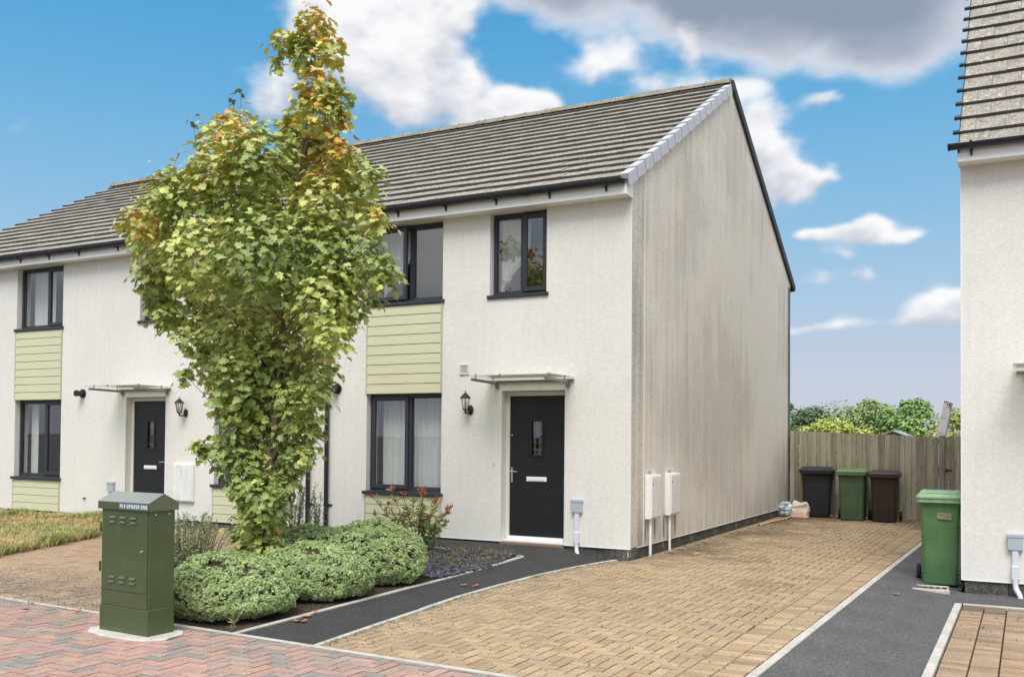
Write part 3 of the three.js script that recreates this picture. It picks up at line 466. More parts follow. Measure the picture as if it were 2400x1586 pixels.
function windowOf(house, x0, x1, y0, y1, split, sashSide, open) {   // fixed light beside a casement
  const w = mk('window', frameBars(x0 + 0.003, x1 - 0.003, y0, y1 - 0.003, 0.05, -0.17, -0.1), frameMat, house);
  mk('mullion', rbox(split - 0.03, split + 0.03, y0 + 0.048, y1 - 0.05, -0.168, -0.102), frameMat, w);
  const L = [x0 + 0.05, split - 0.028], R = [split + 0.028, x1 - 0.05], cas = sashSide === 'left' ? L : R, fix = sashSide === 'left' ? R : L, ya = y0 + 0.048, yb = y1 - 0.05;
  mk('glazing_bead', frameBars(fix[0], fix[1], ya, yb, 0.018, -0.16, -0.125, 0.003), frameMat, w);
  mk('pane', pane(fix[0] + 0.01, fix[1] - 0.01, ya + 0.01, yb - 0.01, -0.135), glass, w);
  const hinge = sashSide === 'left' ? cas[0] - 0.012 : cas[1] + 0.012, s = new THREE.Group(); s.name = 'sash'; s.position.set(hinge, 0, -0.098); s.rotation.y = open * (sashSide === 'left' ? -1 : 1); w.add(s);
  const a = cas[0] - 0.012 - hinge, b = cas[1] + 0.012 - hinge;
  const sashFrame = frameBars(a, b, ya - 0.012, yb + 0.012, 0.062, -0.03, 0.02); w.remove(s);
  const sm_ = mk('sash', sashFrame, frameMat, w); sm_.position.copy(s.position); sm_.rotation.copy(s.rotation);
  const gp = mk('pane', pane(a + 0.055, b - 0.055, ya + 0.043, yb - 0.043, 0).translate(0, 0, -0.004), glass, w); gp.position.copy(s.position); gp.rotation.copy(s.rotation);
  return w;
}
const sill = (house, x0, x1, y, out = 0.06) => mk('window_sill', rbox(x0 - 0.035, x1 + 0.035, y - 0.05, y, -0.1, out, 0.006), frameMat, house);
function cladding(house, x0, x1, y0, y1) {
  const p = mk('cladding_panel', join([box(x0, x0 + 0.022, y0, y1, 0, 0.026), box(x1 - 0.022, x1, y0, y1, 0, 0.026), box(x0 + 0.02, x1 - 0.02, y0, y1, -0.0, 0.004)]), cladTrim, house), n = Math.round((y1 - y0) / 0.148), h = (y1 - y0) / n;
  const g = metreUV(extrudeX([[0.005, 0.003], [0.025, 0.003], [0.02, h - 0.012], [0.012, h - 0.003], [0.005, h]], x0 + 0.023, x1 - 0.023));
  for (let k = 0; k < n; k++) { const m = mk('cladding_board', g, cladMat, p); m.position.y = y0 + k * h; }
}
function doorOf(house, x0, x1, y0, y1, hinge) {   // x0, x1: the opening in the render
  const fr = mk('door_frame', join([rbox(x0 + 0.003, x0 + 0.065, y0, y1 - 0.003, -0.19, -0.115), rbox(x1 - 0.065, x1 - 0.003, y0, y1 - 0.003, -0.19, -0.115), rbox(x0 + 0.06, x1 - 0.06, y1 - 0.068, y1 - 0.003, -0.189, -0.116)]), creamMat, house);
  mk('threshold', join([rbox(x0 + 0.06, x1 - 0.06, y0 + 0.005, y0 + 0.04, -0.19, -0.08), rbox(x0 + 0.05, x1 - 0.05, y0 - 0.03, y0 + 0.004, -0.19, -0.03)]), whiteMat, fr);
  const a = x0 + 0.066, b = x1 - 0.066, d = a + (b - a) * 0.44, t = y0 + 0.043, top = y1 - 0.07, gx0 = (a + b) / 2 - 0.085, gx1 = (a + b) / 2 + 0.085, gy0 = t + 1.12, gy1 = t + 1.6;
  const door = mk('door', join([rbox(a, gx0, t, top, -0.175, -0.13, 0.004), rbox(gx1, b, t, top, -0.175, -0.13, 0.004), box(gx0 - 0.003, gx1 + 0.003, t, gy0, -0.174, -0.131), box(gx0 - 0.003, gx1 + 0.003, gy1, top, -0.174, -0.131)]), doorMat, house);
  mk('glazing_surround', frameBars(gx0 - 0.022, gx1 + 0.022, gy0 - 0.022, gy1 + 0.022, 0.03, -0.14, -0.118, 0.006), blackMat, door);
  mk('door_glass', pane(gx0, gx1, gy0, gy1, -0.15), glass, door);
  mk('leaded_strip', join([box(gx0 + 0.045, gx0 + 0.053, gy0, gy1, -0.149, -0.144), box(gx1 - 0.053, gx1 - 0.045, gy0, gy1, -0.149, -0.144), box(gx0, gx1, gy1 - 0.09, gy1 - 0.082, -0.1485, -0.1445), box(gx0, gx1, gy0 + 0.08, gy0 + 0.088, -0.1485, -0.1445)]), steelMat, door);
  mk('letter_plate', join([rbox((a + b) / 2 - 0.155, (a + b) / 2 + 0.155, t + 0.76, t + 0.825, -0.132, -0.118, 0.005), rbox((a + b) / 2 - 0.125, (a + b) / 2 + 0.125, t + 0.772, t + 0.813, -0.12, -0.112, 0.003)]), whiteMat, door);
  const hx = hinge > 0 ? a + 0.035 : b - 0.035, s = hinge > 0 ? 1 : -1;
  mk('door_handle', join([rbox(hx - 0.014, hx + 0.014, t + 0.74, t + 0.95, -0.131, -0.119, 0.005), rod(V(hx, t + 0.895, -0.12), V(hx, t + 0.895, -0.075), 0.009), rod(V(hx - s * 0.005, t + 0.895, -0.078), V(hx + s * 0.11, t + 0.89, -0.078), 0.009, 0.008)]), chromeMat, door);
  mk('spy_hole', rod(V(hx + 0.0, t + 1.4, -0.132), V(hx, t + 1.4, -0.122), 0.011), chromeMat, door);
  mk('door_step', rbox(x0 + 0.005, x1 - 0.005, y0 - 0.09, y0 - 0.032, -0.2, 0.05, 0.006), std({ color: rgb(0.26, 0.16, 0.12), roughness: 0.95 }), house);
}
function frontWall(house, x0, x1, holes) {
  const s = new THREE.Shape([[x0, 0.15], [x1, 0.15], [x1, 4.9], [x0, 4.9]].map(([x, y]) => new THREE.Vector2(x, y)));
  for (const [a, b, c, d] of holes) s.holes.push(new THREE.Path([[a, c], [a, d], [b, d], [b, c]].map(([x, y]) => new THREE.Vector2(x, y))));
  return mk('front_wall', metreUV(new THREE.ExtrudeGeometry(s, { depth: 0.28, bevelEnabled: false }).translate(0, 0, -0.28)), wallMat, house);
}
function plinthRow(house, x0, x1, z, alongZ) {
  const p = mk('plinth', alongZ ? box(x0 + 0.02, x0 + 0.03, -0.02, 0.16, z + 0.1, -DEPTH) : box(x0, x1, -0.12, 0.16, -0.24, -0.05), plinthMat, house);
  const L = alongZ ? DEPTH : x1 - x0, n = Math.round(L / 0.45);
  for (let k = 0; k < n; k++) { const a = k * L / n + 0.004, b = (k + 1) * L / n - 0.004, d = rr(-0.003, 0.003); mk('plinth_block', alongZ ? rbox(-0.2, -0.016 + d, -0.08, 0.148, -b, -a, 0.006) : rbox(x0 + a, x0 + b, -0.15, 0.148, -0.2, -0.022 + d, 0.006), plinthMat, p); }
}
function gableWall(house, x, name, mat) {   // x: outer face, facing +x when the slab lies to its left
  const g = extrudeX([[0, 0.15], [0, roofY(0) - 0.06], [RIDGE_Z, roofY(RIDGE_Z) - 0.075], [-DEPTH, roofY(0) - 0.06], [-DEPTH, 0.15]], x - 0.28, x);
  const groups = g.groups.slice(), n = g.index ? null : groups, q = metreUV(g); q.clearGroups(); for (const r of (n ?? groups)) q.addGroup(r.start, r.count, r.materialIndex);
  return mk(name, q, [mat, wallMat], house);
}
function shell(house, x0, x1) {   // what closes the house behind the front: rear wall, party walls, floors, a room partition
  mk('rear_wall', box(x0, x1, 0.0, 4.9, -DEPTH, -DEPTH + 0.25), wallMat, house);
  mk('floor_slab', join([box(x0 + 0.02, x1 - 0.28, 0.02, 0.16, -DEPTH + 0.26, -0.29), box(x0 + 0.02, x1 - 0.28, 2.4, 2.62, -DEPTH + 0.26, -0.29), box(x0 + 0.02, x1 - 0.28, 4.78, 4.84, -DEPTH + 0.26, -0.29)]), roomMat, house);
  mk('partition', join([box(x0 + 0.02, x1 - 0.28, 0.17, 2.39, -3.6, -3.5), box(x0 + 0.02, x1 - 0.28, 2.63, 4.77, -3.6, -3.5), box(x0, x0 + 0.018, 0.17, 4.9, -DEPTH + 0.26, -0.29)]), roomMat, house);
}
function eavesOf(house, x0, x1, endR) {
  mk('fascia', rbox(x0, x1, EAVE + 0.001, 4.96, 0.197, 0.222, 0.003), whiteMat, house);
  mk('soffit', box(x0, x1 - (endR ? 0.02 : 0), EAVE + 0.004, EAVE + 0.016, 0.001, 0.196), whiteMat, house);
  if (endR) mk('box_end', metreUV(extrudeX([[0.196, EAVE - 0.001], [0.196, 4.9], [0.07, 4.99], [0.002, 4.99], [0.002, EAVE - 0.012]], x1 - 0.02, x1 + 0.003)), whiteMat, house);
}
function downpipe(house, x) {
  mk('downpipe', join([rod(V(x, 0.0, 0.05), V(x, 4.62, 0.05), 0.034, 0.034, 14), tube([V(x, 4.6, 0.05), V(x, 4.68, 0.06), V(x, 4.76, 0.2), V(x, 4.86, 0.27)], 0.034, 12, 12)]), gutterMat, house);
  for (const y of [0.53, 2.3, 4.1]) mk('pipe_clip', join([rod(V(x, y - 0.02, 0.05), V(x, y + 0.02, 0.05), 0.039, 0.039, 14), box(x - 0.03, x + 0.09, y - 0.012, y + 0.012, 0.002, 0.02)]), gutterMat, house);
}
function canopyOf(house, xa, xb, y) {   // glass sheet carried on two steel tube brackets
  const c = mk('canopy_glass', metreUV(extrudeX([[0.02, y + 0.085], [0.72, y + 0.09], [0.72, y + 0.1], [0.02, y + 0.096]], xa - 0.13, xb + 0.1)), dustyGlass, house);
  for (const x of [xa, xb]) mk('canopy_bracket', join([rod(V(x, y + 0.03, 0.03), V(x, y + 0.045, 0.72), 0.021, 0.02, 12), rod(V(x, y - 0.02, 0.003), V(x, y - 0.02, 0.03), 0.03, 0.03, 14), rod(V(x, y - 0.02, 0.02), V(x, y + 0.035, 0.09), 0.013), rod(V(x, y + 0.04, 0.14), V(x, y + 0.11, 0.14), 0.008), rod(V(x, y + 0.045, 0.62), V(x, y + 0.115, 0.62), 0.008), rod(V(x, y + 0.1, 0.14), V(x, y + 0.113, 0.14), 0.02, 0.02, 12), rod(V(x, y + 0.102, 0.62), V(x, y + 0.115, 0.62), 0.02, 0.02, 12)]), steelMat, c);
  mk('canopy_rail', join([rod(V(xa - 0.1, y + 0.055, 0.02), V(xb + 0.08, y + 0.055, 0.02), 0.018), ...[0.36].map((t) => rod(V(mix(xa, xb, t), y + 0.08, 0.66), V(mix(xa, xb, t), y + 0.115, 0.66), 0.012))]), steelMat, c);
}
function lantern(x, y, label) {
  const t = thing('wall_lantern', label, 'lantern', [x, y, 0], 0, 'coach lanterns beside the doors');
  mk('back_plate', loft([0, 0.012, 0.028].map((z, k) => { const r = [0.056, 0.056, 0.03][k], o = []; for (let i = 0; i < 18; i++) { const a = i / 18 * 6.2832; o.push(V(r * 0.85 * Math.cos(a), r * 1.25 * Math.sin(a), z + 0.001)); } return o; })), blackMat, t);
  mk('arm', tube([V(0, -0.02, 0.02), V(0, -0.05, 0.08), V(0, -0.03, 0.14), V(0, 0.0, 0.15)], 0.011, 16, 8), blackMat, t);
  const cz = 0.15, hex = (r, yy) => { const o = []; for (let i = 0; i < 6; i++) { const a = i / 6 * 6.2832; o.push(V(r * Math.cos(a), yy, cz + r * Math.sin(a))); } return o; }, bot = hex(0.038, 0.01), top = hex(0.066, 0.165);
  mk('lantern_frame', join([...bot.map((p, i) => rod(p, top[i], 0.0045, 0.0045, 6)), loft([hex(0.03, -0.006), hex(0.045, 0.0), hex(0.04, 0.014)]), rod(V(0, -0.06, cz), V(0, 0, cz), 0.006, 0.018, 8)]), blackMat, t);
  mk('lantern_glass', flat(new THREE.CylinderGeometry(0.062, 0.036, 0.15, 6, 1, true).rotateY(Math.PI / 6).translate(0, 0.088, cz)), clearGlass, t);
  mk('lamp_bulb', flat(new THREE.SphereGeometry(0.022, 12, 10).scale(1, 1.5, 1).translate(0, 0.07, cz)), whiteMat, t);
  mk('lantern_roof', join([loft([hex(0.09, 0.16), hex(0.088, 0.168), hex(0.03, 0.225), hex(0.012, 0.24)]), flat(new THREE.SphereGeometry(0.01, 8, 8).translate(0, 0.258, cz)), rod(V(0, 0.24, cz), V(0, 0.255, cz), 0.005)]), blackMat, t);
}
function socketBox(house, x, y, pipe) {
  const w = 0.075; const b = mk('meter_socket', join([rbox(x - w, x + w, y - 0.085, y + 0.085, 0.001, 0.06, 0.008), rbox(x - w - 0.006, x + w + 0.006, y + 0.05, y + 0.09, 0.001, 0.066, 0.006)]), greyPlastic, house);
  if (pipe) mk('cable_duct', join([rbox(x - 0.03, x + 0.03, 0.33, y - 0.08, 0.001, 0.05, 0.006), rbox(x - 0.038, x + 0.038, 0.18, 0.34, 0.001, 0.062, 0.012), tube([V(x, 0.2, 0.035), V(x + 0.005, 0.1, 0.045), V(x + 0.045, 0.02, 0.09), V(x + 0.055, -0.06, 0.1)], 0.028, 14, 10)]), palePlastic, b);
}
function meterBox(house, x, y0, y1, w, front) {   // on the front wall
  const b = mk('meter_box', join([rbox(x - w / 2, x + w / 2, y0, y1, 0.001, 0.05, 0.008), rbox(x - w / 2 + 0.02, x + w / 2 - 0.02, y0 + 0.02, y1 - 0.02, 0.045, 0.058, 0.004)]), boxMat, house);
  if (front) mk('meter_pipe', rod(V(x - w / 2 + 0.07, 0.0, 0.03), V(x - w / 2 + 0.07, y0 + 0.02, 0.03), 0.02), boxMat, b);
}
const flue = (house, x, y) => mk('boiler_flue', join([rod(V(x, y, 0.001), V(x, y, 0.025), 0.082, 0.078, 20), rod(V(x, y, 0.02), V(x, y, 0.15), 0.05, 0.05, 18), rod(V(x, y, 0.13), V(x, y, 0.16), 0.058, 0.056, 18)]), blackMat, house);
function curtain(x0, x1, y0, y1, z, folds, label, gather = 0, mat = curtainMat, group) {   // a hanging pleated sheet; gather pulls its lower part to one side
  const n = Math.max(24, Math.round((x1 - x0) * 90)), m = 14, P = [], I = [], T = [];
  for (let j = 0; j <= m; j++) for (let i = 0; i <= n; i++) {
    const t = i / n, v = j / m, tie = gather ? (1 - 0.74 * Math.exp(-(((v - 0.2) / 0.24) ** 2)) - 0.3 * (1 - v) * (v > 0.2 ? 0 : 1)) : 1;
    const c = gather > 0 ? x0 : x1, x = gather ? c + (mix(x0, x1, t) - c) * tie : mix(x0, x1, t);
    P.push(x, mix(y0, y1, v), z + Math.sin(t * folds * 6.283 + Math.sin(v * 3 + t * 9) * 0.35) * 0.022 * (0.8 + 0.4 * Math.sin(t * 31))); T.push(t * (x1 - x0), v * (y1 - y0));
  }
  for (let j = 0; j < m; j++) for (let i = 0; i < n; i++) { const a = j * (n + 1) + i, b = a + n + 1; I.push(a, a + 1, b, b, a + 1, b + 1); }
  const g = new THREE.BufferGeometry(); g.setAttribute('position', new THREE.Float32BufferAttribute(P, 3)); g.setAttribute('uv', new THREE.Float32BufferAttribute(T, 2)); g.setIndex(I); g.computeVertexNormals();
  return tag(mk('curtain', g, mat), label, 'curtain', group);
}

// --- end house with the gable
const houseA = thing('terraced_house', 'cream rendered end house with pale stained gable facing the drive', 'house', [0, 0, 0], 0, 'terraced houses');
const UW = [3.585, 4.741], LW = [0.775, 2.225];
frontWall(houseA, -5.15, -0.28, [[-4.25, -2.915, ...UW], [-2.13, -1.24, ...UW], [-4.25, -2.915, ...LW], [-1.92, -0.945, 0.17, 2.238]]);
gableWall(houseA, 0, 'gable_wall', gableMat);
mk('corner_bead', join([rbox(-0.012, 0.003, 0.15, 4.74, -0.012, 0.003, 0.003), box(-0.001, 0.006, 0.15, 5.12, -0.485, -0.472)]), beadMat, houseA);
mk('render_stop', join([box(-5.15, -1.92, 0.142, 0.15, -0.27, 0.006), box(-0.945, 0.0, 0.142, 0.15, -0.27, 0.006), box(-0.2, 0.006, 0.142, 0.15, -DEPTH, -0.28)]), beadMat, houseA);
plinthRow(houseA, -5.15, 0, 0, false); plinthRow(houseA, -0.2, 0, -0.35, true);
shell(houseA, -5.15, 0);
roofOf(houseA, -5.1, 0, 0, { right: vergeMat });
eavesOf(houseA, -5.15, 0.012, true); gutterOf(houseA, -5.15, -0.02, [-0.02]);
windowOf(houseA, -4.25, -2.915, ...UW, -3.53, 'left', 0.13); windowOf(houseA, -4.25, -2.915, ...LW, -3.53, 'left', 0);
windowOf(houseA, -2.13, -1.24, ...UW, -1.66, 'right', 0.05);
sill(houseA, -4.25, -2.915, UW[0], 0.045); sill(houseA, -2.13, -1.24, UW[0], 0.03); sill(houseA, -4.25, -2.915, LW[0], 0.06);
cladding(houseA, -4.258, -2.908, 2.227, 3.534); cladding(houseA, -4.258, -2.908, 0.15, 0.724);
doorOf(houseA, -1.92, -0.945, 0.18, 2.238, 1);
canopyOf(houseA, -1.988, -0.893, 2.315);
downpipe(houseA, -4.969); flue(houseA, -4.807, 2.315);
socketBox(houseA, -0.747, 0.68, true);
mk('air_vent', join([frameBars(-2.607, -2.457, 2.48, 2.63, 0.018, 0.001, 0.022, 0.003), ...[0, 1, 2, 3, 4, 5].map((k) => box(-2.592, -2.472, 2.5 + k * 0.019, 2.509 + k * 0.019, 0.004, 0.014))]), palePlastic, houseA);
mk('door_bell', rbox(-2.052, -2.028, 1.2, 1.265, 0.001, 0.016, 0.005), creamMat, houseA);
for (const [z0, z1] of [[-0.53, -0.96], [-1.33, -1.77]]) {   // gas and electricity cupboards on the gable
  const b = mk('meter_cupboard', join([rbox(0.001, 0.085, 0.5, 1.1, z1, z0, 0.01), rbox(0.08, 0.097, 0.525, 1.075, z1 + 0.025, z0 - 0.025, 0.006)]), boxMat, houseA);
  mk('cupboard_lock', join([rod(V(0.096, 0.98, z0 - 0.06), V(0.101, 0.98, z0 - 0.06), 0.011), rod(V(0.096, 0.6, z0 - 0.06), V(0.101, 0.6, z0 - 0.06), 0.008)]), blackMat, b);
  mk('cupboard_pipe', rod(V(0.05, -0.03, z0 - 0.09), V(0.05, 0.51, z0 - 0.09), 0.02, 0.02, 12), boxMat, b);
}
lantern(-2.425, 1.975, 'black coach lantern between the near ground floor window and the black door');

// --- middle house
const houseB = thing('terraced_house', 'cream rendered middle house of the terrace half hidden behind the maple', 'house', [0, 0, 0], 0, 'terraced houses');
frontWall(houseB, -10.27, -5.152, [[-7.37, -6.035, ...UW], [-9.19, -8.3, ...UW], [-7.37, -6.035, ...LW], [-9.5, -8.52, 0.17, 2.245]]);
plinthRow(houseB, -10.27, -5.152, 0, false); shell(houseB, -10.27, -5.152);
roofOf(houseB, -10.2, -5.1, -5, {}); eavesOf(houseB, -10.27, -5.152); gutterOf(houseB, -10.27, -5.152);
windowOf(houseB, -7.37, -6.035, ...UW, -6.7, 'right', 0); windowOf(houseB, -7.37, -6.035, ...LW, -6.75, 'right', 0); windowOf(houseB, -9.19, -8.3, ...UW, -8.72, 'left', 0);
sill(houseB, -7.37, -6.035, UW[0], 0.045); sill(houseB, -9.19, -8.3, UW[0], 0.03); sill(houseB, -7.37, -6.035, LW[0], 0.06);
cladding(houseB, -7.378, -6.028, 2.227, 3.534); cladding(houseB, -7.378, -6.028, 0.15, 0.724);
doorOf(houseB, -9.5, -8.52, 0.18, 2.245, -1); canopyOf(houseB, -9.57, -8.47, 2.315);
downpipe(houseB, -5.331); flue(houseB, -5.6, 2.32); socketBox(houseB, -9.82, 0.655, false);
meterBox(houseB, -8.03, 0.46, 1.1, 0.46, true); meterBox(houseB, -5.72, 0.5, 1.12, 0.42, false);
mk('render_joint', box(-10.276, -10.262, 0.15, 4.74, -0.001, 0.004), beadMat, houseB);
lantern(-8.03, 1.96, 'black coach lantern right of the far black door behind the green cabinet');

// --- far house
const houseC = thing('terraced_house', 'cream rendered far left house of the terrace beyond the rough grass', 'house', [0, 0, 0], 0, 'terraced houses');
frontWall(houseC, -15.75, -10.272, [[-12.57, -11.235, ...UW], [-12.57, -11.235, ...LW], [-14.3, -13.4, ...UW]]);
plinthRow(houseC, -15.75, -10.272, 0, false); shell(houseC, -15.75, -10.272);
mk('end_wall', metreUV(extrudeX([[-0.28, 0.0], [-0.28, roofY(0) - 0.06], [RIDGE_Z, roofY(RIDGE_Z) - 0.075], [-DEPTH, roofY(0) - 0.06], [-DEPTH, 0.0]], -15.75, -15.5)), wallMat, houseC);
roofOf(houseC, -15.75, -10.2, -10, { left: vergeDark }); eavesOf(houseC, -15.75, -10.272); gutterOf(houseC, -15.75, -10.272);
windowOf(houseC, -12.57, -11.235, ...UW, -11.78, 'right', 0); windowOf(houseC, -12.57, -11.235, ...LW, -11.8, 'right', 0); windowOf(houseC, -14.3, -13.4, ...UW, -13.85, 'right', 0);
sill(houseC, -12.57, -11.235, UW[0], 0.045); sill(houseC, -12.57, -11.235, LW[0], 0.06); sill(houseC, -14.3, -13.4, UW[0], 0.03);
cladding(houseC, -12.578, -11.228, 2.227, 3.534); cladding(houseC, -12.578, -11.228, 0.15, 0.724);
flue(houseC, -10.637, 2.326);
mk('drain_pipe', rod(V(-10.53, 0.43, 0.001), V(-10.53, 0.42, 0.05), 0.014), blackMat, houseC);

// --- the next house on the right
RP = STEEP;
const houseD = thing('terraced_house', 'cream rendered house at the right edge beside the upright green bin', 'house', [0, -0.09, 0], 0, 'terraced houses');
frontWall(houseD, 4.19, 9.2, [[5.0, 5.98, 0.17, 2.238], [5.2, 6.1, ...UW], [6.85, 8.2, ...UW], [6.85, 8.2, ...LW]]);
{ const g = gableWall(houseD, 4.19, 'gable_wall', wallMat); mk('corner_bead', rbox(3.907, 3.922, 0.15, 4.74, -0.012, 0.003, 0.003), beadMat, houseD); mk('render_stop', box(3.91, 5.0, 0.142, 0.15, -0.27, 0.006), beadMat, houseD); }
plinthRow(houseD, 3.94, 9.2, 0, false); mk('side_plinth', box(3.94, 4.1, -0.15, 0.148, -DEPTH, -0.21), plinthMat, houseD);
shell(houseD, 3.95, 9.2); mk('end_wall', metreUV(extrudeX([[-0.28, 0.0], [-0.28, roofY(0) - 0.06], [RIDGE_Z, roofY(RIDGE_Z) - 0.075], [-DEPTH, roofY(0) - 0.06], [-DEPTH, 0.0]], 8.95, 9.2)), wallMat, houseD);
roofOf(houseD, 3.91, 9.31, 4.2, { left: vergeDark }); eavesOf(houseD, 3.89, 9.2); gutterOf(houseD, 3.81, 9.2, [3.81]);
mk('box_end', metreUV(extrudeX([[0.196, EAVE - 0.001], [0.196, 4.9], [0.07, 4.99], [0.002, 4.99], [0.002, EAVE - 0.012]], 3.888, 3.906)), whiteMat, houseD);
windowOf(houseD, 5.2, 6.1, ...UW, 5.65, 'right', 0); windowOf(houseD, 6.85, 8.2, ...UW, 7.55, 'left', 0); windowOf(houseD, 6.85, 8.2, ...LW, 7.55, 'left', 0);
sill(houseD, 5.2, 6.1, UW[0], 0.03); sill(houseD, 6.85, 8.2, UW[0], 0.045); sill(houseD, 6.85, 8.2, LW[0], 0.06);
doorOf(houseD, 5.0, 5.98, 0.18, 2.238, 1); canopyOf(houseD, 4.56, 5.95, 2.38);
socketBox(houseD, 4.443, 0.59, true);

// curtains
curtain(-4.18, -3.02, 0.84, 2.2, -0.34, 13, 'white net curtain behind the ground floor window by the red tipped shrub');
curtain(-4.2, -3.72, 3.6, 4.72, -0.36, 5, 'white curtain at the left of the upper window with the open casement', 1);
curtain(-2.12, -1.66, 3.56, 4.75, -0.34, 5, 'tied back pale curtain in the small upper window above the near door', 1);
tag(mk('curtain_tie', tube([V(-2.1, 3.86, -0.31), V(-2.03, 3.83, -0.29), V(-1.95, 3.85, -0.31)], 0.012, 12, 6), goldMat), 'twisted gold cord tying back the pale upper curtain', 'tieback');
curtain(-7.32, -6.4, 0.84, 2.2, -0.34, 9, 'pale curtain in the ground floor window behind the maple');
curtain(-9.15, -8.75, 3.6, 4.72, -0.34, 5, 'white curtain in the small upper window left of the maple');
curtain(-12.5, -11.9, 3.6, 4.72, -0.34, 6, 'white curtain in the upper window of the far left house');
curtain(-12.52, -12.34, 0.82, 2.2, -0.34, 3, 'narrow white curtain in the lower window of the far left house');
curtain(-11.7, -11.3, 0.82, 1.75, -0.4, 5, 'brown drape in the lower window of the far left house', -1, std({ color: rgb(0.3, 0.24, 0.19), roughness: 1, side: THREE.DoubleSide }));

// ------------------------------------------------------------------ fence and gate at the end of the drive
{ const f = thing('timber_fence', 'weathered close board timber fence across the end of the drive', 'fence', [0, 0, 0]);
  const A = [0.03, -9.42], B = [3.02, -8.75], n = 29, dx = (B[0] - A[0]), dz = (B[1] - A[1]), ang = -Math.atan2(dz, dx), L = Math.hypot(dx, dz);
  let s = 0; const ws = []; for (let k = 0; k < n; k++) { const w = rr(0.085, 0.125); ws.push(w); s += w; }
  let t = 0; ws.forEach((w0, k) => { const w = w0 / s * L, c = (t + w / 2) / L, top = mix(1.79, 1.67, c) + rr(-0.008, 0.008), g = box(-w / 2 + 0.0045, w / 2 - 0.0045, 0.02, top, -0.009, 0.009); const uv = g.attributes.uv, o = rr(0, 3), o2 = rr(0, 3); for (let i = 0; i < uv.count; i++) uv.setXY(i, uv.getX(i) + o, uv.getY(i) + o2);
    const m = mk('fence_board', g, woods[Math.floor(rnd() * 4)], f); m.position.set(A[0] + dx * c, 0, A[1] + dz * c); m.rotation.set(0, ang, 0); m.translateZ(k % 2 ? 0.006 : -0.006); m.rotateY(rr(-0.07, 0.1)); t += w; });
  for (const y of [0.35, 1.0, 1.55]) { const m = mk('fence_rail', box(-L / 2, L / 2, y, y + 0.08, -0.09, -0.03), woods[1], f); m.position.set((A[0] + B[0]) / 2, 0, (A[1] + B[1]) / 2); m.rotation.y = ang; }
  const strip = mk('cover_strip', box(-0.008, 0.008, 0.4, 1.75, 0.012, 0.022), woods[2], f); strip.position.set(A[0] + dx * 0.56, 0, A[1] + dz * 0.56); strip.rotation.y = ang;
  mk('fence_post', rbox(3.03, 3.13, -0.05, 1.7, -8.84, -8.74), woods[1], f); mk('fence_post', rbox(0.02, 0.1, -0.05, 1.7, -9.56, -9.48), woods[1], f);
  const g = thing('timber_gate', 'weathered timber garden gate beside the fence post', 'gate', [3.1, 0, -8.92]);
  for (let k = 0; k < 8; k++) mk('gate_board', box(k * 0.098 + 0.003, k * 0.098 + 0.095, 0.05, 1.68 + rr(-0.004, 0.004), -0.01 + (k % 2) * 0.004, 0.012 + (k % 2) * 0.004).translate(0, 0, 0), woods[k % 4], g);
  for (const y of [0.3, 1.4]) mk('gate_rail', box(0.01, 0.78, y, y + 0.09, -0.05, -0.011), woods[1], g);
  mk('gate_latch', join([rbox(0.03, 0.16, 1.0, 1.03, 0.016, 0.026, 0.003), rod(V(0.06, 0.96, 0.03), V(0.06, 1.05, 0.03), 0.008)]), blackMat, g);
}
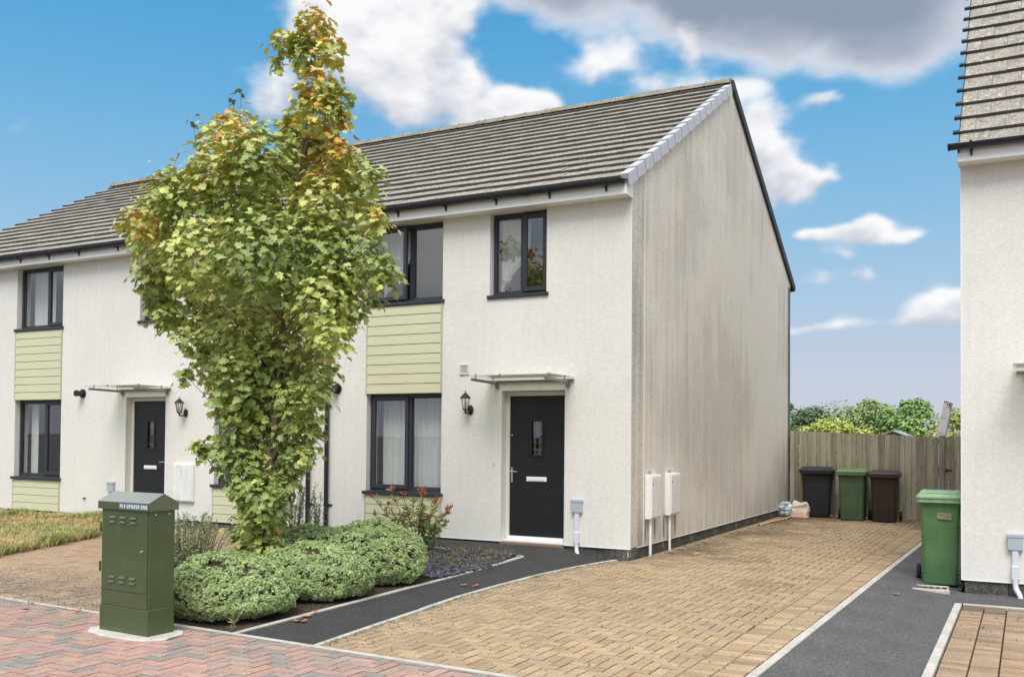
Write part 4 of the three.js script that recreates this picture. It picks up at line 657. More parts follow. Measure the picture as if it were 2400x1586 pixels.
// ------------------------------------------------------------------ wheelie bins
const rubber = std({ color: rgb(0.012, 0.012, 0.012), roughness: 0.7 });
function bin(label, x, z, turn, W, D, H, col, lidCol, opt = {}) {
  const k = (c, r = 0.5) => std({ map: binMap, color: rgb(...c), roughness: r, bumpMap: fineGrain, bumpScale: 0.0008 });
  const t = thing('wheelie_bin', label, 'wheelie bin', [x, gh(x, z), z], turn, 'wheelie bins'), m = k(col), lm = k(lidCol, 0.42), h = H - 0.1;
  // front of the bin faces +z, wheels and handle at the back
  const body = mk('body', loft([ring(W * 0.76, D * 0.66, 0.04, 0.012, 0, 0.02), ring(W * 0.78, D * 0.68, 0.05, 0.03, 0, 0.02), ring(W * 0.87, D * 0.82, 0.05, h * 0.78, 0, 0), ring(W * 0.9, D * 0.86, 0.05, h - 0.09, 0, 0), ring(W * 0.99, D * 0.97, 0.05, h - 0.02, 0, 0), ring(W, D, 0.05, h, 0, 0)]), m, t);
  if (opt.arch) { const zf = (y) => mix(D * 0.34, D * 0.41, y / h) + 0.02 * (1 - y / h) + 0.003; mk('moulded_arch', tube([V(-W * 0.17, 0.1, zf(0.1)), V(-W * 0.185, h * 0.5, zf(h * 0.5)), V(-W * 0.12, h * 0.57, zf(h * 0.57)), V(0, h * 0.585, zf(h * 0.585)), V(W * 0.12, h * 0.57, zf(h * 0.57)), V(W * 0.185, h * 0.5, zf(h * 0.5)), V(W * 0.17, 0.1, zf(0.1))], 0.006, 40, 6), m, body); }
  mk('rim', loft([ring(W * 1.03, D * 1.03, 0.05, h - 0.035), ring(W * 1.05, D * 1.05, 0.05, h - 0.03), ring(W * 1.05, D * 1.05, 0.05, h + 0.012), ring(W * 1.0, D, 0.05, h + 0.016)]), lm, t);
  const lid = mk('lid', loft([ring(W * 1.08, D * 1.06, 0.05, h + 0.016, 0, 0.012), ring(W * 1.08, D * 1.06, 0.05, h + 0.036, 0, 0.012), ring(W * 0.98, D * 0.95, 0.06, h + 0.055, 0, 0.0), ring(W * 0.9, D * 0.8, 0.08, h + 0.088, 0, -0.03), ring(W * 0.7, D * 0.6, 0.1, h + 0.096, 0, -0.04)]), lm, t);
  mk('lid_handle', join([rbox(-W * 0.32, W * 0.32, h + 0.066, h + 0.086, D * 0.36, D * 0.42, 0.008), rbox(-W * 0.4, -W * 0.3, h + 0.04, h + 0.08, D * 0.33, D * 0.44, 0.01), rbox(W * 0.3, W * 0.4, h + 0.04, h + 0.08, D * 0.33, D * 0.44, 0.01)]), lm, lid);
  mk('lid_hinge', join([rbox(-W * 0.42, -W * 0.32, h + 0.03, h + 0.095, -D * 0.62, -D * 0.44, 0.012), rbox(W * 0.32, W * 0.42, h + 0.03, h + 0.095, -D * 0.62, -D * 0.44, 0.012)]), lm, lid);
  mk('handle', rod(V(-W * 0.46, h + 0.03, -D * 0.6), V(W * 0.46, h + 0.03, -D * 0.6), 0.016), m, t);
  for (const s of [-1, 1]) { const wx = s * W * 0.5; const w = mk('wheel', join([flat(new THREE.TorusGeometry(0.075, 0.026, 10, 22).rotateY(Math.PI / 2).translate(wx, 0.1, -D * 0.36)), flat(new THREE.CylinderGeometry(0.07, 0.07, 0.03, 18).rotateZ(Math.PI / 2).translate(wx, 0.1, -D * 0.36))]), rubber, t); mk('hub', rod(V(wx - 0.03, 0.1, -D * 0.36), V(wx + 0.03, 0.1, -D * 0.36), 0.022), blackMat, w); }
  mk('axle', rod(V(-W * 0.5, 0.1, -D * 0.36), V(W * 0.5, 0.1, -D * 0.36), 0.011), steelMat, t);
  return t;
}
const binMap = tex(256, 512, [0.6, 1.1], (u, v) => { const k = 0.94 + (fv(u, v, 5, 6, 4, 301) - 0.5) * 0.22 + (fv(u, v, 50, 8, 3, 302) - 0.5) * 0.12 + (fv(u, v, 80, 80, 2, 303) > 0.83 ? 0.08 : 0); return [232 * k, 232 * k, 232 * k]; });
bin('black wheelie bin leftmost of the three against the fence', 0.68, -8.98, 0.16, 0.66, 0.76, 1.04, [0.014, 0.016, 0.021], [0.018, 0.021, 0.028]);
bin('green wheelie bin between the black and the brown bin', 1.47, -8.5, 0.04, 0.56, 0.68, 1.04, [0.075, 0.135, 0.062], [0.17, 0.29, 0.12], { arch: true });
bin('brown wheelie bin rightmost of the three against the fence', 2.08, -8.42, 0.03, 0.54, 0.66, 1.01, [0.034, 0.015, 0.011], [0.06, 0.03, 0.032], { arch: true });
{ const b = bin('tall bright green wheelie bin beside the corner of the right house', 3.66, -0.52, 0.06, 0.475, 0.52, 1.085, [0.1, 0.225, 0.08], [0.34, 0.54, 0.29]);  // pale lid colour has the sheen of reflected sky painted in
  const c = document.createElement('canvas'); c.width = 128; c.height = 64; const x = c.getContext('2d'); x.fillStyle = '#8e7d68'; x.fillRect(0, 0, 128, 64); x.fillStyle = '#5f7f55'; const r = rng(55); for (let i = 0; i < 60; i++) x.fillRect(r() * 128, r() * 64, 4 + r() * 18, 2 + r() * 5); x.fillStyle = '#6b4b40'; for (let i = 0; i < 14; i++) x.fillRect(16 + i * 7, 14 + i * 1.2, 5, 8 + r() * 10);
  const st = new THREE.CanvasTexture(c); st.colorSpace = THREE.SRGBColorSpace; const p = mk('worn_sticker', flat(new THREE.PlaneGeometry(0.15, 0.075)), std({ map: st, roughness: 0.7 }), b); p.position.set(0.045, 0.8, 0.229); p.rotation.set(-0.06, 0, -0.06); }

// bag, box and hose by the black bin
{ const s = [], n = 16; const bagR = rng(31); for (let k = 0; k <= 8; k++) { const y = k / 8 * 0.31, r = 0.165 * Math.sin(0.35 + k / 8 * 2.6) ** 0.6, o = []; for (let i = 0; i < n; i++) { const a = i / n * 6.283, q = r * (1 + 0.6 * PN.noise(Math.cos(a) * 2.3 + 4, y * 12, Math.sin(a) * 2.3) + 0.22 * (bagR() - 0.5)); o.push(V(q * Math.cos(a), y + 0.006, q * 0.8 * Math.sin(a))); } s.push(o); }
  const bag = thing('plastic_bag', 'crumpled clear plastic rubbish bag at the corner of the gable', 'bag', [0.14, 0, -8.5], 0.4); mk('bag_body', loft(s), new THREE.MeshPhysicalMaterial({ map: tex(128, 128, 0.25, (u, v) => { const k = fv(u, v, 7, 7, 4, 311); return k > 0.55 ? [215, 221, 226] : [130 + k * 90, 142 + k * 90, 152 + k * 90]; }), roughness: 0.35, clearcoat: 0.5, transmission: 0.25, thickness: 0 }), bag);
  const sack = thing('cement_sack', 'slumped pale paper sack with a pinkish underside next to the plastic bag', 'sack', [0.42, 0, -8.5], -0.2);
  const o2 = []; for (let k = 0; k <= 6; k++) { const y = k / 6 * 0.3, w = 0.34 - 0.05 * k / 6, o = ring(w, 0.2 - 0.08 * k / 6, 0.05, y + 0.004); o.forEach((p) => { p.x += 0.07 * PN.noise(p.x * 9, p.y * 9, p.z * 9) + 0.03 * p.y; p.z += 0.06 * PN.noise(p.z * 9 + p.x * 6, p.y * 9, 3); p.y *= 1 + 0.35 * PN.noise(p.x * 8, 1, p.z * 8); }); o2.push(o); }
  mk('sack_body', loft(o2), std({ map: tex(128, 128, 0.4, (u, v) => { const k = fv(u, v, 6, 6, 4, 312); return v < 0.32 ? [198 + 30 * k, 164 + 30 * k, 146 + 30 * k] : [198 + 40 * k, 192 + 40 * k, 180 + 40 * k]; }), roughness: 0.85 }), sack);
  tag(mk('hose', tube([V(0.22, 0.015, -5.95), V(0.2, 0.016, -6.6), V(0.24, 0.016, -7.3), V(0.28, 0.016, -7.9), V(0.26, 0.03, -8.5)], 0.014, 40, 10), std({ color: rgb(0.68, 0.53, 0.2), roughness: 0.5 })), 'yellow garden hose lying on the bricks by the gable', 'hose'); }

// drain channel and gully by the bright green bin
{ const d = thing('drain_channel', 'concrete gully surround set in the tarmac before the bright bin', 'drain', [3.55, gh(3.55, 0.0), 0.02], 0.09);
  mk('gully_surround', join([rbox(-0.26, 0.24, -0.06, 0.012, 0.13, 0.22, 0.008), rbox(-0.26, -0.18, -0.06, 0.011, -0.12, 0.129, 0.008), rbox(-0.18, 0.24, -0.06, 0.01, -0.16, -0.1, 0.008)]), concreteMat, d); mk('gully_grate', join([0, 1, 2, 3, 4, 5].map((k) => box(-0.16 + k * 0.066, -0.12 + k * 0.066, -0.03, 0.002, -0.1, 0.13))), blackMat, d); }

// ------------------------------------------------------------------ green utility cabinet
{ const paint = new THREE.MeshPhysicalMaterial({ map: tex(256, 512, [0.6, 1.1], (u, v) => { const k = 1 + (fv(u, v, 5, 6, 5, 321) - 0.5) * 0.14 + (fv(u, v, 100, 100, 2, 322) - 0.5) * 0.06, s = sm(0.68, 0.8, fv(u, v, 18, 14, 4, 323)); return [mix(64 * k, 94, s * 0.35), mix(81 * k, 104, s * 0.35), mix(42 * k, 74, s * 0.35)]; }), roughness: 0.5, clearcoat: 0.7, clearcoatRoughness: 0.22, bumpMap: fineGrain, bumpScale: 0.0006 });
  const t = thing('utility_cabinet', 'olive green metal utility cabinet standing on the road paving', 'cabinet', [-1.755, 0.004, 6.375], -0.05), w = 0.29, d = 0.125;
  { const o = [], top = [], r = rng(91); for (const [x, z] of [[-2.11, 6.24], [-1.8, 6.2], [-1.42, 6.19], [-1.3, 6.3], [-1.28, 6.46], [-1.38, 6.6], [-1.55, 6.63], [-1.85, 6.6], [-2.1, 6.56], [-2.2, 6.42]].reverse()) { const e = r() * 0.03; o.push(V(x - e, -0.05, z + e)); top.push(V(x * 0.97 - 0.052, 0.016, z * 0.97 + 0.193)); } const q = o.map((p) => p.clone().setY(0.008)); structure('cabinet_slab', loft([o, q, top]), std({ map: concreteMat.map, color: rgb(1.12, 1.12, 1.12), roughness: 0.95, bumpMap: grain, bumpScale: 0.004 })); }
  mk('casing', join([rbox(-w, w, 0.012, 1.0, -d, d - 0.004, 0.008, 2)]), paint, t);
  mk('plinth_panel', rbox(-w - 0.003, w + 0.003, 0.01, 0.215, -d - 0.003, d + 0.004, 0.006), paint, t);
  mk('kick_panel', rbox(-w + 0.014, w - 0.014, 0.218, 0.335, d - 0.006, d + 0.0035, 0.003), paint, t);
  const door = mk('cabinet_door', rbox(-w + 0.014, w - 0.014, 0.339, 0.995, d - 0.006, d + 0.005, 0.004), paint, t);
  for (const y of [0.43, 0.905]) for (let k = 0; k < 3; k++) for (const dy of [-0.018, 0.018]) { const x = -0.14 + k * 0.125; mk('louvre', metreUV(extrudeX([[d + 0.003, y + dy - 0.01], [d + 0.018, y + dy - 0.008], [d + 0.003, y + dy + 0.01]], x - 0.034, x + 0.034)), paint, door); }
  mk('door_lock', rod(V(w - 0.075, 0.665, d + 0.003), V(w - 0.075, 0.665, d + 0.016), 0.012, 0.01, 14), chromeMat, door);
  for (const y of [0.52, 0.84]) mk('hinge', rod(V(-w - 0.004, y - 0.04, d + 0.004), V(-w - 0.004, y + 0.04, d + 0.004), 0.009), paint, door);
  const lid = mk('lid', metreUV(extrudeX([[d + 0.02, 0.985], [d + 0.02, 1.045], [0, 1.118], [-d - 0.02, 1.045], [-d - 0.02, 0.985]], -w - 0.02, w + 0.016)), new THREE.MeshPhysicalMaterial({ map: paint.map, roughness: 0.3, clearcoat: 1, clearcoatRoughness: 0.15, ior: 1.9 }), t);
  for (const z of [-0.06, 0.07]) mk('rivet', rod(V(w + 0.002, 0.955, z), V(w + 0.009, 0.955, z), 0.008), chromeMat, t);
  const c = document.createElement('canvas'); c.width = 512; c.height = 80; const x = c.getContext('2d'); x.fillStyle = '#5b6a6c'; x.fillRect(0, 0, 512, 80); x.fillStyle = '#dfe9ee'; x.font = 'bold 66px sans-serif'; x.fillText('PLY-2FNK5F-3N8', 8, 63, 496);
  const ct = new THREE.CanvasTexture(c); ct.colorSpace = THREE.SRGBColorSpace; const p = mk('number_plate', flat(new THREE.PlaneGeometry(0.345, 0.05)), std({ map: ct, roughness: 0.6 }), lid); p.position.set(0.128, 1.015, d + 0.0225);
}

// ------------------------------------------------------------------ plants
function leafShape(pts, fold, curl) {   // fan of triangles round the midrib; fold lifts the edges, curl bends the tip down
  const P = [], n = pts.length, f = ([x, y]) => [x, y, Math.abs(x) * fold - y * y * curl];
  const c = f([0, 0.42]); for (let i = 0; i < n; i++) { P.push(...c, ...f(pts[i]), ...f(pts[(i + 1) % n])); }
  const g = new THREE.BufferGeometry(); g.setAttribute('position', new THREE.Float32BufferAttribute(P, 3)); g.computeVertexNormals(); return g;
}
const half = [[0.05, 0.02], [0.3, -0.06], [0.36, 0.12], [0.54, 0.34], [0.38, 0.42], [0.3, 0.46], [0.34, 0.66], [0.4, 0.86], [0.2, 0.74], [0.15, 0.78]];
const mapleLeaf = leafShape([...half, [0, 1.06], ...half.slice().reverse().map(([x, y]) => [-x, y])], 0.22, 0.22);
const ovalLeaf = leafShape([[0, 0], [0.16, 0.2], [0.2, 0.45], [0.14, 0.75], [0, 1], [-0.14, 0.75], [-0.2, 0.45], [-0.16, 0.2]], 0.35, 0.25);
function facing(n, spin) { const q = new THREE.Quaternion().setFromUnitVectors(V(0, 0, 1), n.clone().normalize()); return q.multiply(new THREE.Quaternion().setFromAxisAngle(V(0, 0, 1), spin)); }
{ // the maple: clump centres in metres with their radii
  const clumps = [[-2.15, 5.96, 3.81, 0.19], [-2.53, 5.86, 3.84, 0.14], [-1.88, 5.62, 3.88, 0.15], [-2.27, 5.69, 3.76, 0.19], [-2.67, 5.64, 3.82, 0.07], [-2.32, 5.79, 3.89, 0.1], [-1.85, 5.14, 4.13, 0.2], [-1.77, 5.09, 3.97, 0.15], [-1.82, 4.9, 4.09, 0.22], [-2.42, 5.0, 3.68, 0.19], [-1.68, 4.87, 3.91, 0.08], [-2.46, 4.84, 3.7, 0.25], [-2.24, 4.83, 3.6, 0.19], [-3.86, 5.07, 3.54, 0.19], [-3.31, 5.06, 3.66, 0.2], [-3.18, 4.99, 4.04, 0.09], [-2.49, 4.45, 4.26, 0.35], [-3.1, 4.42, 4.27, 0.27], [-2.79, 4.6, 4.21, 0.23], [-2.28, 4.59, 3.56, 0.28], [-1.74, 4.39, 3.67, 0.21], [-1.28, 4.19, 3.96, 0.1], [-1.63, 4.46, 4.0, 0.15], [-3.66, 4.24, 4.39, 0.23], [-3.93, 3.91, 4.51, 0.2], [-5.16, 4.09, 3.63, 0.13], [-4.15, 4.13, 4.06, 0.25], [-3.51, 4.04, 4.16, 0.4], [-3.07, 4.15, 3.91, 0.43], [-2.88, 4.23, 3.42, 0.47], [-1.9, 3.99, 3.86, 0.38], [-1.89, 4.15, 3.29, 0.18], [-1.06, 3.66, 4.18, 0.11], [-1.04, 3.75, 4.13, 0.06], [-4.07, 3.62, 3.98, 0.38], [-4.87, 3.94, 3.56, 0.26], [-4.19, 3.33, 4.18, 0.17], [-4.31, 3.12, 3.95, 0.13], [-2.9, 3.4, 4.56, 0.42], [-2.25, 3.4, 4.5, 0.46], [-2.08, 3.49, 3.91, 0.48], [-1.69, 3.49, 3.75, 0.33], [-1.12, 3.23, 4.07, 0.17], [-1.13, 3.2, 3.85, 0.1], [-1.96, 3.23, 3.32, 0.29], [-4.18, 3.16, 3.58, 0.39], [-4.0, 2.89, 4.09, 0.17], [-3.91, 3.2, 3.15, 0.5], [-3.16, 3.15, 3.16, 0.48], [-1.74, 2.95, 4.11, 0.34], [-1.87, 2.96, 3.55, 0.19], [-3.58, 2.66, 3.95, 0.27], [-3.02, 2.62, 3.86, 0.4], [-2.5, 2.62, 3.69, 0.39], [-1.29, 2.51, 4.58, 0.2], [-1.82, 2.73, 3.72, 0.12], [-3.93, 2.27, 3.86, 0.08], [-3.76, 2.38, 3.57, 0.22], [-2.9, 2.23, 4.04, 0.37], [-2.66, 2.25, 3.67, 0.37], [-2.11, 2.28, 3.74, 0.2], [-3.02, 1.95, 4.1, 0.19], [-2.85, 1.91, 3.76, 0.36], [-2.2, 1.9, 3.95, 0.27], [-1.87, 1.99, 4.04, 0.12], [-3.68, 1.38, 3.82, 0.09], [-3.5, 1.46, 3.81, 0.13], [-3.76, 1.45, 3.84, 0.05], [-2.95, 1.7, 4.07, 0.19], [-3.16, 1.34, 3.95, 0.19], [-2.85, 1.53, 3.75, 0.31], [-2.37, 1.54, 3.81, 0.24], [-2.12, 1.63, 3.82, 0.12], [-2.85, 1.21, 3.88, 0.27], [-2.61, 1.25, 3.7, 0.22], [-2.14, 1.36, 3.94, 0.14], [-2.88, 1.03, 4.04, 0.17], [-2.56, 0.94, 4.05, 0.24], [-2.43, 1.03, 3.93, 0.16], [-2.69, 0.69, 4.04, 0.19], [-2.71, 0.69, 3.76, 0.17], [-2.84, 0.43, 3.84, 0.19], [-2.59, 0.42, 3.95, 0.14], [-2.91, 0.3, 3.93, 0.12], [-3.09, 0.49, 3.89, 0.08]];
  const tree = thing('maple_tree', 'young maple with green and turning orange leaves before the terrace', 'tree', [-2.72, 0, 3.9]);
  const at = (x, y, z) => V(x + 2.72, y, z - 3.9);
  const spine = [[-2.72, -0.05, 3.9], [-2.68, 0.5, 3.9], [-2.62, 1.1, 3.92], [-2.54, 1.8, 3.9], [-2.5, 2.6, 3.88], [-2.42, 3.4, 3.86], [-2.34, 4.2, 3.85], [-2.22, 4.9, 3.86], [-2.13, 5.5, 3.84], [-2.12, 5.95, 3.82]].map((p) => at(...p));
  const curve = new THREE.CatmullRomCurve3(spine), parts = [], limbs = [];
  for (let i = 0; i < 27; i++) { const a = curve.getPoint(i / 27), b = curve.getPoint((i + 1) / 27); parts.push(rod(a, b, mix(0.05, 0.007, i / 27), mix(0.05, 0.007, (i + 1) / 27), 9, true)); }
  for (const [ax, ay, az, r] of clumps) {   // limbs leave the stem low and climb to their clump
    const c = at(ax, ay, az), s = curve.getPoint(Math.min(0.97, Math.max(0.04, (ay - 0.35 - Math.abs(ax + 2.5) * 0.55) / 6))), m = s.clone().lerp(c, 0.5).add(V((s.x - c.x) * 0.12, 0.1, (s.z - c.z) * 0.12)); const w = 0.005 + r * 0.016;
    const k = new THREE.QuadraticBezierCurve3(s, m, c), pts = k.getPoints(5); for (let i = 0; i < 5; i++) limbs.push(rod(pts[i], pts[i + 1], mix(w, 0.003, i / 5), mix(w, 0.003, (i + 1) / 5), 6, true));
  }
  mk('trunk', metreUV(join(parts)), barkMat, tree); mk('limbs', metreUV(join(limbs)), barkMat, tree);
  const r = rng(2024), R = (a, b) => a + (b - a) * r(), leaves = [];
  for (const [cx, cy, cz, rad] of clumps) {
    const n = Math.round(10 + 2500 * Math.pow(rad, 1.75));
    const warm = R(0.08, 0.98) * (cy > 3.4 ? 1 : 0.62) + (cy > 4.4 ? 0.2 : 0) + (rad < 0.15 && cy > 3 ? 0.2 : 0);
    for (let i = 0; i < n; i++) {
      const d = V(R(-1, 1), R(-1, 1), R(-1, 1)); while (d.lengthSq() > 1 || d.lengthSq() < 0.01) d.set(R(-1, 1), R(-1, 1), R(-1, 1));
      const len = d.length(); d.divideScalar(len); const q = Math.pow(len, 0.55) * rad * R(0.92, 1.18) + (R(0, 1) < 0.2 ? R(0.02, 0.13) : 0), p = at(cx, cy, cz).addScaledVector(d, q);
      const nrm = V(d.x * 0.55 + R(-0.45, 0.45), 0.62 + d.y * 0.3 + R(-0.4, 0.4), d.z * 0.55 + R(-0.45, 0.45)), size = 0.036 + 0.064 * Math.sqrt(R(0, 1));
      const t = warm + R(-0.38, 0.34) + (d.y > 0.3 ? 0.14 : 0); let c;
      if (t > 1.08) { const k = R(0.75, 1.15); c = R(0, 1) < 0.35 ? [0.72 * k, 0.36 * k, 0.08 * k] : [0.74 * k, 0.58 * k, 0.11 * k]; } else if (t > 0.78) { const k = R(0.8, 1.2); c = [0.62 * k, 0.6 * k, 0.16 * k]; } else if (t > 0.3) { const k = R(0.75, 1.25); c = [0.52 * k, 0.57 * k, 0.16 * k]; } else { const k = R(0.7, 1.25); c = [0.32 * k, 0.42 * k, 0.115 * k]; }
      leaves.push([p, facing(nrm, R(0, 6.283)), size, c, p.z + (p.x) * 0.6 + R(0, 0.6)]);
    }
  }
  const sprays = [[-3.95, 5.02, 3.7, -4.05, 5.32], [-3.45, 5.05, 3.7, -3.5, 5.5], [-3.25, 5.0, 3.8, -3.2, 5.55]];   // bare whips above the left shoulder
  for (const [x, y, z, x2, y2] of sprays) { limbs.length = 0; const a = at(x, y - 0.4, z), b = at(x2, y2, z); limbs.push(rod(a, b, 0.004, 0.0015, 5)); mk('whip', metreUV(join(limbs)), barkMat, tree); for (let i = 0; i < 6; i++) leaves.push([b.clone().lerp(a, R(0, 0.25)).add(V(R(-0.06, 0.06), R(-0.03, 0.03), R(-0.05, 0.05))), facing(V(R(-1, 1), 0.7, R(-1, 1)), R(0, 6.3)), R(0.05, 0.07), [0.14, 0.17, 0.05], -9]); }
  leaves.sort((a, b) => b[4] - a[4]);
  const shades = new Map(); leaves.slice(0, 300).forEach(([p, q, s, c]) => { const k = c.map((v) => Math.round(v * 20) / 20 || 0.03), id = k.join(); if (!shades.has(id)) { const m = leafMat.clone(); m.color.setRGB(...k); shades.set(id, m); } const m = mk('leaf', mapleLeaf, shades.get(id), tree); m.position.copy(p); m.quaternion.copy(q); m.scale.setScalar(s); });
  stuffMesh('crown', mapleLeaf, leafMat, leaves.slice(300).map(([p, q, s]) => M4(p, q, s)), leaves.slice(300).map((l) => l[3]), tree);
}
// low mounded evergreen shrubs
const tuft = (() => { const P = [], N = 7, r = rng(3); for (let i = 0; i < N; i++) { const a = i / N * 6.283 + r() * 0.5, up = i % 2 ? 0.9 : 0.45, dx = Math.cos(a), dz = Math.sin(a), L = 1, px = -dz * 0.3, pz = dx * 0.3, m = [dx * 0.5, up * 0.55, dz * 0.5], t = [dx * L, up, dz * L]; P.push(0, 0, 0, m[0] + px, m[1], m[2] + pz, m[0] - px, m[1], m[2] - pz, m[0] - px, m[1], m[2] - pz, m[0] + px, m[1], m[2] + pz, ...t); } const g = new THREE.BufferGeometry(); g.setAttribute('position', new THREE.Float32BufferAttribute(P, 3)); g.computeVertexNormals(); return g; })();
function mound(label, x, z, rx, rz, h, seed, clusters, holes) {
  const t = thing('mounded_shrub', label, 'shrub', [x, 0, z], 0, 'mounded evergreen shrubs'), r = rng(seed), R = (a, b) => a + (b - a) * r(), cy = h * 0.3;
  const surf = (d, k = 1) => { const e = (1 + 0.13 * PN.noise(d.x * 1.9 + seed, d.y * 1.9, d.z * 1.9) + 0.075 * PN.noise(d.x * 5 + seed, d.y * 5, d.z * 5) + 0.065 * PN.noise(d.x * 12, d.y * 12 + seed, d.z * 12)) * k; const s = Math.pow(Math.hypot(d.x, d.z), -0.16); return V(d.x * s * rx * e, Math.max(0.01, cy + d.y * (d.y > 0 ? h - cy : cy) * e), d.z * s * rz * e); };
  const dir = (th, c) => { const q = Math.sqrt(1 - c * c); return V(Math.cos(th) * q, c, Math.sin(th) * q); };
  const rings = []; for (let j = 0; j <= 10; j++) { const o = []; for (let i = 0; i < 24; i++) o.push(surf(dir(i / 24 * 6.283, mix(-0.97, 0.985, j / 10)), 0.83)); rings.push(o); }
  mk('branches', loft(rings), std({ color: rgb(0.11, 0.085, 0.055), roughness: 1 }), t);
  const mats = [], cols = [];
  for (let c = 0; c < clusters; c++) {
    const th = R(0, 6.283), d = dir(th, R(-0.7, 1)), p = surf(d), n = V(d.x / rx, d.y / (d.y > 0 ? h - cy : cy), d.z / rz).normalize(); n.y += 0.25; n.normalize();
    const hole = holes.some(([x2, y2, z2, q]) => d.distanceTo(V(x2, y2, z2).normalize()) < q * R(0.5, 1.4)) || PN.noise(d.x * 7 + seed, d.y * 7, d.z * 7 + 3) < -0.6; if (hole) { if (r() < 0.75) continue; p.multiplyScalar(0.9); }
    const rad = R(0.014, 0.026), k = R(0.78, 1.2), y = r(), lift = R(-0.012, 0.01);
    for (let i = 0; i < 12; i++) { const e = V(R(-1, 1), R(-1, 1), R(-1, 1)).normalize(); if (e.dot(n) < -0.1) e.negate(); const q = p.clone().addScaledVector(e, rad).addScaledVector(n, lift); if (q.y < 0.004) continue; mats.push(M4(q, new THREE.Quaternion().setFromUnitVectors(V(0, 1, 0), e.clone().lerp(n, 0.35).normalize()).multiply(E4(0, R(0, 6.28), 0)), R(0.009, 0.0155))); const kk = k * R(0.85, 1.15); cols.push([mix(0.37, 0.52, y) * kk, mix(0.49, 0.61, y) * kk, mix(0.2, 0.28, y) * kk]); }
  }
  stuffMesh('foliage', tuft, softLeaf, mats, cols, t); return t;
}
mound('nearest mounded evergreen shrub touching the green cabinet', -1.72, 5.4, 0.58, 0.54, 0.5, 11, 2900, [[0.1, 0.9, 0.42, 0.17], [-0.75, 0.1, 0.65, 0.2]]);
mound('mounded evergreen shrub second from the green cabinet along the path', -1.66, 4.3, 0.54, 0.5, 0.52, 23, 2700, [[0.75, 0.1, 0.62, 0.2], [0.25, 0.85, 0.4, 0.13]]);
mound('tallest mounded evergreen shrub nearest the slate bed', -1.74, 3.2, 0.56, 0.54, 0.64, 37, 3000, [[0.5, 0.8, 0.45, 0.12], [0.55, -0.1, 0.75, 0.15]]);
mound('small mounded evergreen shrub at the left foot of the maple', -2.62, 4.35, 0.4, 0.4, 0.36, 51, 1200, []);
mound('mounded evergreen shrub at the back of the bed right of the maple', -2.6, 3.15, 0.58, 0.5, 0.55, 67, 1900, []);

function stemShrub(name, label, x, z, h, stems, spread, seed, cols, needle, group) {   // upright stems set with narrow leaves
  const t = thing(name, label, 'shrub', [x, gh(x, z), z], 0, group), r = rng(seed), R = (a, b) => a + (b - a) * r(), rods = [], mats = [], cc = [];
  for (let s = 0; s < stems; s++) {
    const a = R(0, 6.283), d = spread * Math.sqrt(r()), H = h * R(0.55, 1.05), b = V(Math.cos(a) * d * 0.3, 0.0, Math.sin(a) * d * 0.3), m = V(Math.cos(a) * d * 0.7, H * 0.5, Math.sin(a) * d * 0.7), e = V(Math.cos(a) * d + R(-0.06, 0.06), H, Math.sin(a) * d + R(-0.06, 0.06));
    const c = new THREE.QuadraticBezierCurve3(b, m, e), pts = c.getPoints(6); for (let i = 0; i < 6; i++) rods.push(rod(pts[i], pts[i + 1], mix(0.006, 0.002, i / 6), mix(0.006, 0.002, (i + 1) / 6), 5, true));
    for (let i = 0; i < needle; i++) { const u = R(0.25, 1), p = c.getPoint(u), n = V(R(-1, 1), R(0.1, 1.2), R(-1, 1)).normalize(); mats.push(M4(p, new THREE.Quaternion().setFromUnitVectors(V(0, 1, 0), n).multiply(E4(0, R(0, 6.3), 0)), V(R(0.02, 0.03), R(0.03, 0.055), R(0.02, 0.03)))); const k = R(0.7, 1.3), q = cols[u < 0.5 ? 1 : 0]; cc.push(q.map((v) => v * k)); }
  }
  mk('stems', metreUV(join(rods)), twigMat, t); stuffMesh('foliage', ovalLeaf, softLeaf, mats, cc, t); return t;
}
const rosemary = [[0.28, 0.35, 0.18], [0.36, 0.31, 0.2]];
stemShrub('lavender_bush', 'straggly brown lavender bush right of the green cabinet', -2.8, 4.86, 0.76, 110, 0.36, 5, [[0.33, 0.36, 0.19], [0.36, 0.28, 0.2]], 50);
stemShrub('rosemary_bush', 'upright rosemary before the left downpipe', -3.85, 2.1, 0.98, 30, 0.28, 6, rosemary, 70, 'rosemary bushes behind the mounds');
stemShrub('rosemary_bush', 'slimmer rosemary standing before the right downpipe', -3.5, 2.0, 0.9, 10, 0.13, 8, rosemary, 70, 'rosemary bushes behind the mounds');
